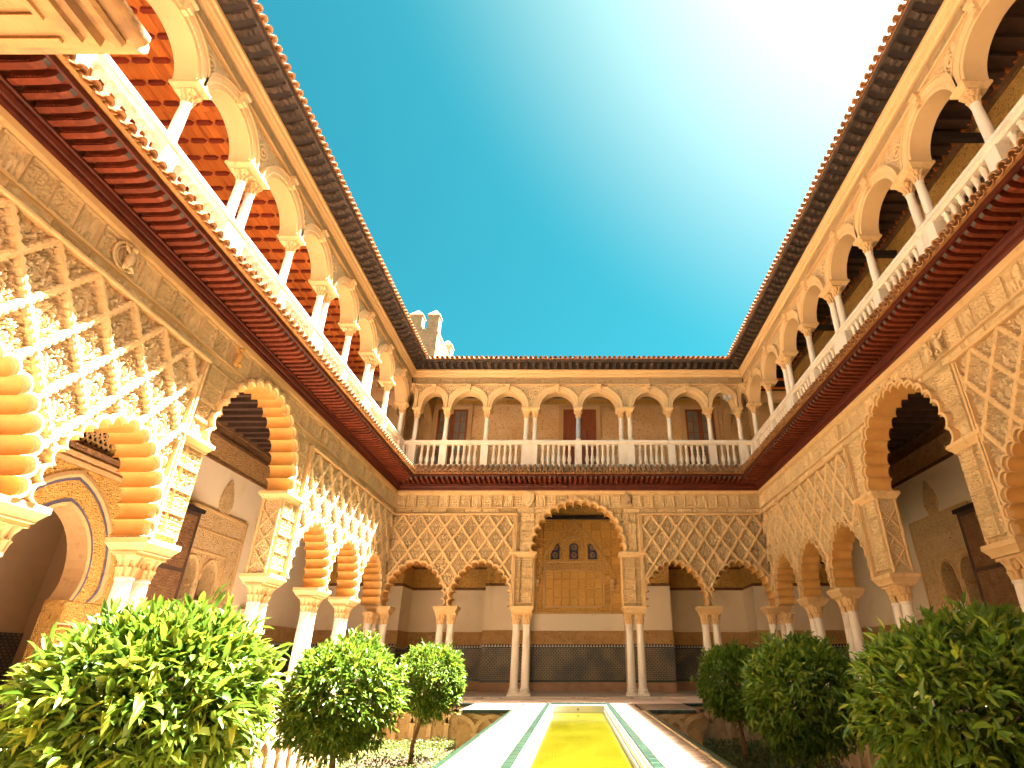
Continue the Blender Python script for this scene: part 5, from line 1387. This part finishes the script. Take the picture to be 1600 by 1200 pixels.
# small wall lights on the inner walls
wl = MB(); wl.add([(-0.16,-0.02,0),(0.16,-0.02,0),(0.09,-0.02,-0.2),(-0.09,-0.02,-0.2),(-0.16,-0.2,0),(0.16,-0.2,0),(0.09,-0.12,-0.2),(-0.09,-0.12,-0.2)], [(0,1,5,4),(3,2,6,7),(0,4,7,3),(1,2,6,5),(4,5,6,7),(0,3,2,1)])
wl.tube([(0,-0.1,-0.2),(0,-0.06,-0.3)],[0.03,0.03],6)
wlm = wl.mesh('wall_light', PLASTER)
for (x, y, z, rz, lb) in ((-9.99, 17.9, 2.35, 90, 'small cream wall light behind the second pair of columns on the left'), (9.99, 17.6, 2.35, -90, 'small cream wall light behind the columns on the right'), (-2.35, 22.985, 2.30, 0, 'small cream wall light left of the golden niche')):
    obj('wall_light', wlm, None, (x, y, z), (0, 0, R(rz)), label=lb, cat='wall light')
# security lamp on the far right corner arch
t = thing('lamp', 'small white twin spotlight on the far right corner of the upper gallery', 'lamp', (5.80, 19.93, 10.18))
for sx in (-1, 1):
    m = MB(); m.box(sx*0.09-0.06, sx*0.09+0.06, -0.13, 0.0, -0.06, 0.08); obj('lamp_head', m.mesh('lamp_head', WHITEM), t)
m = MB(); m.box(-0.05, 0.05, -0.03, 0.05, -0.12, 0.02); obj('bracket', m.mesh('bracket', WHITEM), t)
# heraldic shields carved on the far frieze
for sx, lb in ((-1.78, 'carved stone shield on the frieze left of the tall far arch'), (1.72, 'dark carved castle relief on the frieze right of the tall far arch')):
    m = MB()
    if sx < 0: m.prism([(-0.2,0.22),(-0.22,0.05),(-0.14,-0.16),(0,-0.28),(0.14,-0.16),(0.22,0.05),(0.2,0.22),(0,0.30)], -0.09, 0.0); m.prism([(-0.11,0.12),(-0.11,0),(0,-0.14),(0.11,0),(0.11,0.12)], -0.12, -0.08)
    else:
        m.box(-0.2,0.2,-0.07,0,-0.26,-0.14); m.box(-0.16,0.16,-0.09,0,-0.14,0.04); m.box(-0.09,0.09,-0.10,0,0.04,0.18); m.prism([(-0.06,0.18),(0.06,0.18),(0,0.34)],-0.08,0)
        for q in (-0.13, 0.13): m.box(q-0.03,q+0.03,-0.10,0,0.04,0.12)
    obj('shield', m.mesh('shield', STUCCO if sx < 0 else BEDWALL), None, (sx, 19.965, 6.16), label=lb, cat='shield')

# small reliefs standing out of the side friezes
def figure(m, x, z, k):
    m.tube([(x-0.03*k, -0.10, z-0.20), (x, -0.12, z-0.04), (x+0.01*k, -0.11, z+0.06)], [0.035, 0.062, 0.035], 8)      # trunk
    m.lathe([(0.012, z+0.065), (0.042, z+0.09), (0.046, z+0.125), (0.03, z+0.155), (0.008, z+0.165)], x+0.015*k, -0.12, 10)     # head
    m.tube([(x-0.03*k, -0.11, z+0.03), (x-0.13*k, -0.10, z+0.07), (x-0.17*k, -0.08, z+0.16)], [0.024, 0.020, 0.014], 6)    # raised arm
    m.tube([(x+0.04*k, -0.11, z+0.02), (x+0.09*k, -0.10, z-0.07), (x+0.05*k, -0.10, z-0.12)], [0.024, 0.020, 0.014], 6)
    for d in (-0.035, 0.045): m.tube([(x+d, -0.11, z-0.16), (x+d*1.8+0.03*k, -0.12, z-0.21), (x+d*1.2, -0.10, z-0.235)], [0.034, 0.026, 0.02], 6)
for o in [q for q in COL.objects if q.name.startswith('arcade') and q.get('label', '').startswith('carved')]:
    lb = o['label']
    if 'left side' in lb:
        m = MB()
        for rr, r in ((0.205, 0.024), (0.15, 0.014)):
            pts = [(6.42+rr*math.cos(q*math.pi/14), -0.03, 6.135+rr*math.sin(q*math.pi/14)) for q in range(29)]; m.tube(pts, [r]*29, 6)
        figure(m, 6.42, 6.14, 0.7); obj('portrait_medallion', m.mesh('portrait_medallion', STUCCO, True, 50), o)
        m = MB(); figure(m, 9.32, 6.15, 1); obj('winged_figure', m.mesh('winged_figure', SOFFIT, True, 50), o)
        for xx in (13.6, 16.9):
            m = MB(); m.prism([(xx-0.1,6.30),(xx-0.1,6.05),(xx,5.96),(xx+0.1,6.05),(xx+0.1,6.30)], -0.07, 0.03); m.box(xx-0.05, xx+0.05, -0.09, -0.06, 6.08, 6.25); obj('carved_shield', m.mesh('carved_shield', STUCCO), o)
    elif 'right side' in lb:
        m = MB(); figure(m, 8.78, 6.14, 1); figure(m, 9.10, 6.12, -1); obj('winged_figure', m.mesh('winged_figure', STUCCO, True, 50), o)
        m = MB(); m.prism([(13.2,6.30),(13.2,6.05),(13.32,5.96),(13.44,6.05),(13.44,6.30)], -0.07, 0.03); m.tube([(13.32,-0.09,6.0),(13.25,-0.10,6.12),(13.36,-0.10,6.2),(13.30,-0.09,6.28)], [0.02]*4, 6); obj('carved_shield', m.mesh('carved_shield', STUCCO), o)

# the near side of the court: the camera stands just inside its tall middle arch
NY = 0.98
na = thing('near_arcade', 'near arcade pier whose moulded stone impost hangs into the top left corner', 'arcade', (0, NY, 0), R(180))
m = MB()
def pier_gap(x): return x
def wall_with(x0, x1, zt, ops):
    for (xl, xr), (cx, hw, zs, st, q) in ops:
        c = [(x+cx, z) for x, z in pointed(hw, st, q, zs)]
        m.prism([(xl, zs), (xl, zt), (xr, zt), (xr, zs)] + c[::-1], 0.0, 0.5)
wall_with(0, 0, 7.4, [((-2.2, 2.2), (0, 1.53, 4.36, 0.2, 1.02)), ((-4.39, -2.2), (-3.27, 0.95, 2.62, 0.3, 1.28)), ((2.2, 4.39), (3.27, 0.95, 2.62, 0.3, 1.28)), ((-6.55, -4.39), (-5.5, 0.95, 2.62, 0.3, 1.28)), ((4.39, 6.55), (5.5, 0.95, 2.62, 0.3, 1.28))])
for sx in (-1, 1): m.box(*sorted((sx*1.53, sx*2.2)), 0.0, 0.5, 2.62, 4.36)
obj('arcade_wall', m.mesh('arcade_wall', STUCCO_F), na)
m = MB(); m.box(-6.55, 6.55, 0.0, 0.28, 7.4, 8.46); m.box(-6.55, 6.55, -0.7, 0.0, 6.9, 7.2); obj('parapet', m.mesh('parapet', MARBLE), na)
m = MB(); m.box(-6.55, 6.55, 0.0, 0.4, 10.5, 11.5)
for x in (-6.4, -5.05, -3.5, -1.8, 0, 1.8, 3.5, 5.05, 6.4): m.box(x-0.12, x+0.12, 0.02, 0.36, 8.46, 10.5)
obj('upper_wall', m.mesh('upper_wall', UP), na)
m = MB(); m.box(-10, 10, 3.3, 3.6, 0, 11.5); obj('rear_wall', m.mesh('rear_wall', PLASTER), na)
m = MB(); m.box(-10, 10, 0.5, 3.3, 7.03, 7.2); obj('ceiling', m.mesh('ceiling', CEILWOOD), na)
m = MB(); m.sweep([(-0.62,11.5),(-0.62,11.62),(3.6,13.0),(3.6,12.8),(0.2,11.5)], -7.0, 7.0); obj('roof', m.mesh('roof', TILE), na)
for xp in (-4.39, -1.87, 1.87, 4.39):
    for d in (-0.175, 0.175): lower_column(na, xp+d, 0.34)
for xp in (-4.39, -1.87, 4.39): impost(na, xp, 0.40)
# the one impost in view: stepped mouldings and sunk panels on its underside (local x runs to the left of the photo)
m = MB(); xa, xb, z0 = 1.40, 2.40, 2.49
def slab(o, za, zb): m.box(xa+o, xb-o, -0.09+o, 0.57-o, za, zb)
slab(0.0, z0+0.085, z0+0.16); slab(0.028, z0+0.055, z0+0.085); slab(0.05, z0+0.02, z0+0.055); slab(0.075, z0, z0+0.02)
for (p0, p1, q0, q1) in ((1.52, 2.30, -0.008, 0.006), (1.52, 2.30, 0.055, 0.07), (1.52, 1.535, 0.07, 0.46), (1.66, 1.675, 0.07, 0.46), (1.70, 1.71, 0.07, 0.46)): m.box(p0, p1, q0, q1, z0-0.012, z0+0.001)
m.tube([(xa+0.005, -0.085, z0+0.12), (xa+0.005, 0.56, z0+0.12)], [0.035, 0.035], 10); m.tube([(xa+0.03, -0.06, z0+0.07), (xa+0.03, 0.53, z0+0.07)], [0.022, 0.022], 8)
m.tube([(xa, -0.085, z0+0.12), (xb, -0.085, z0+0.12)], [0.035, 0.035], 10)
obj('impost', m.mesh('impost', IMPM, True, 40), na)
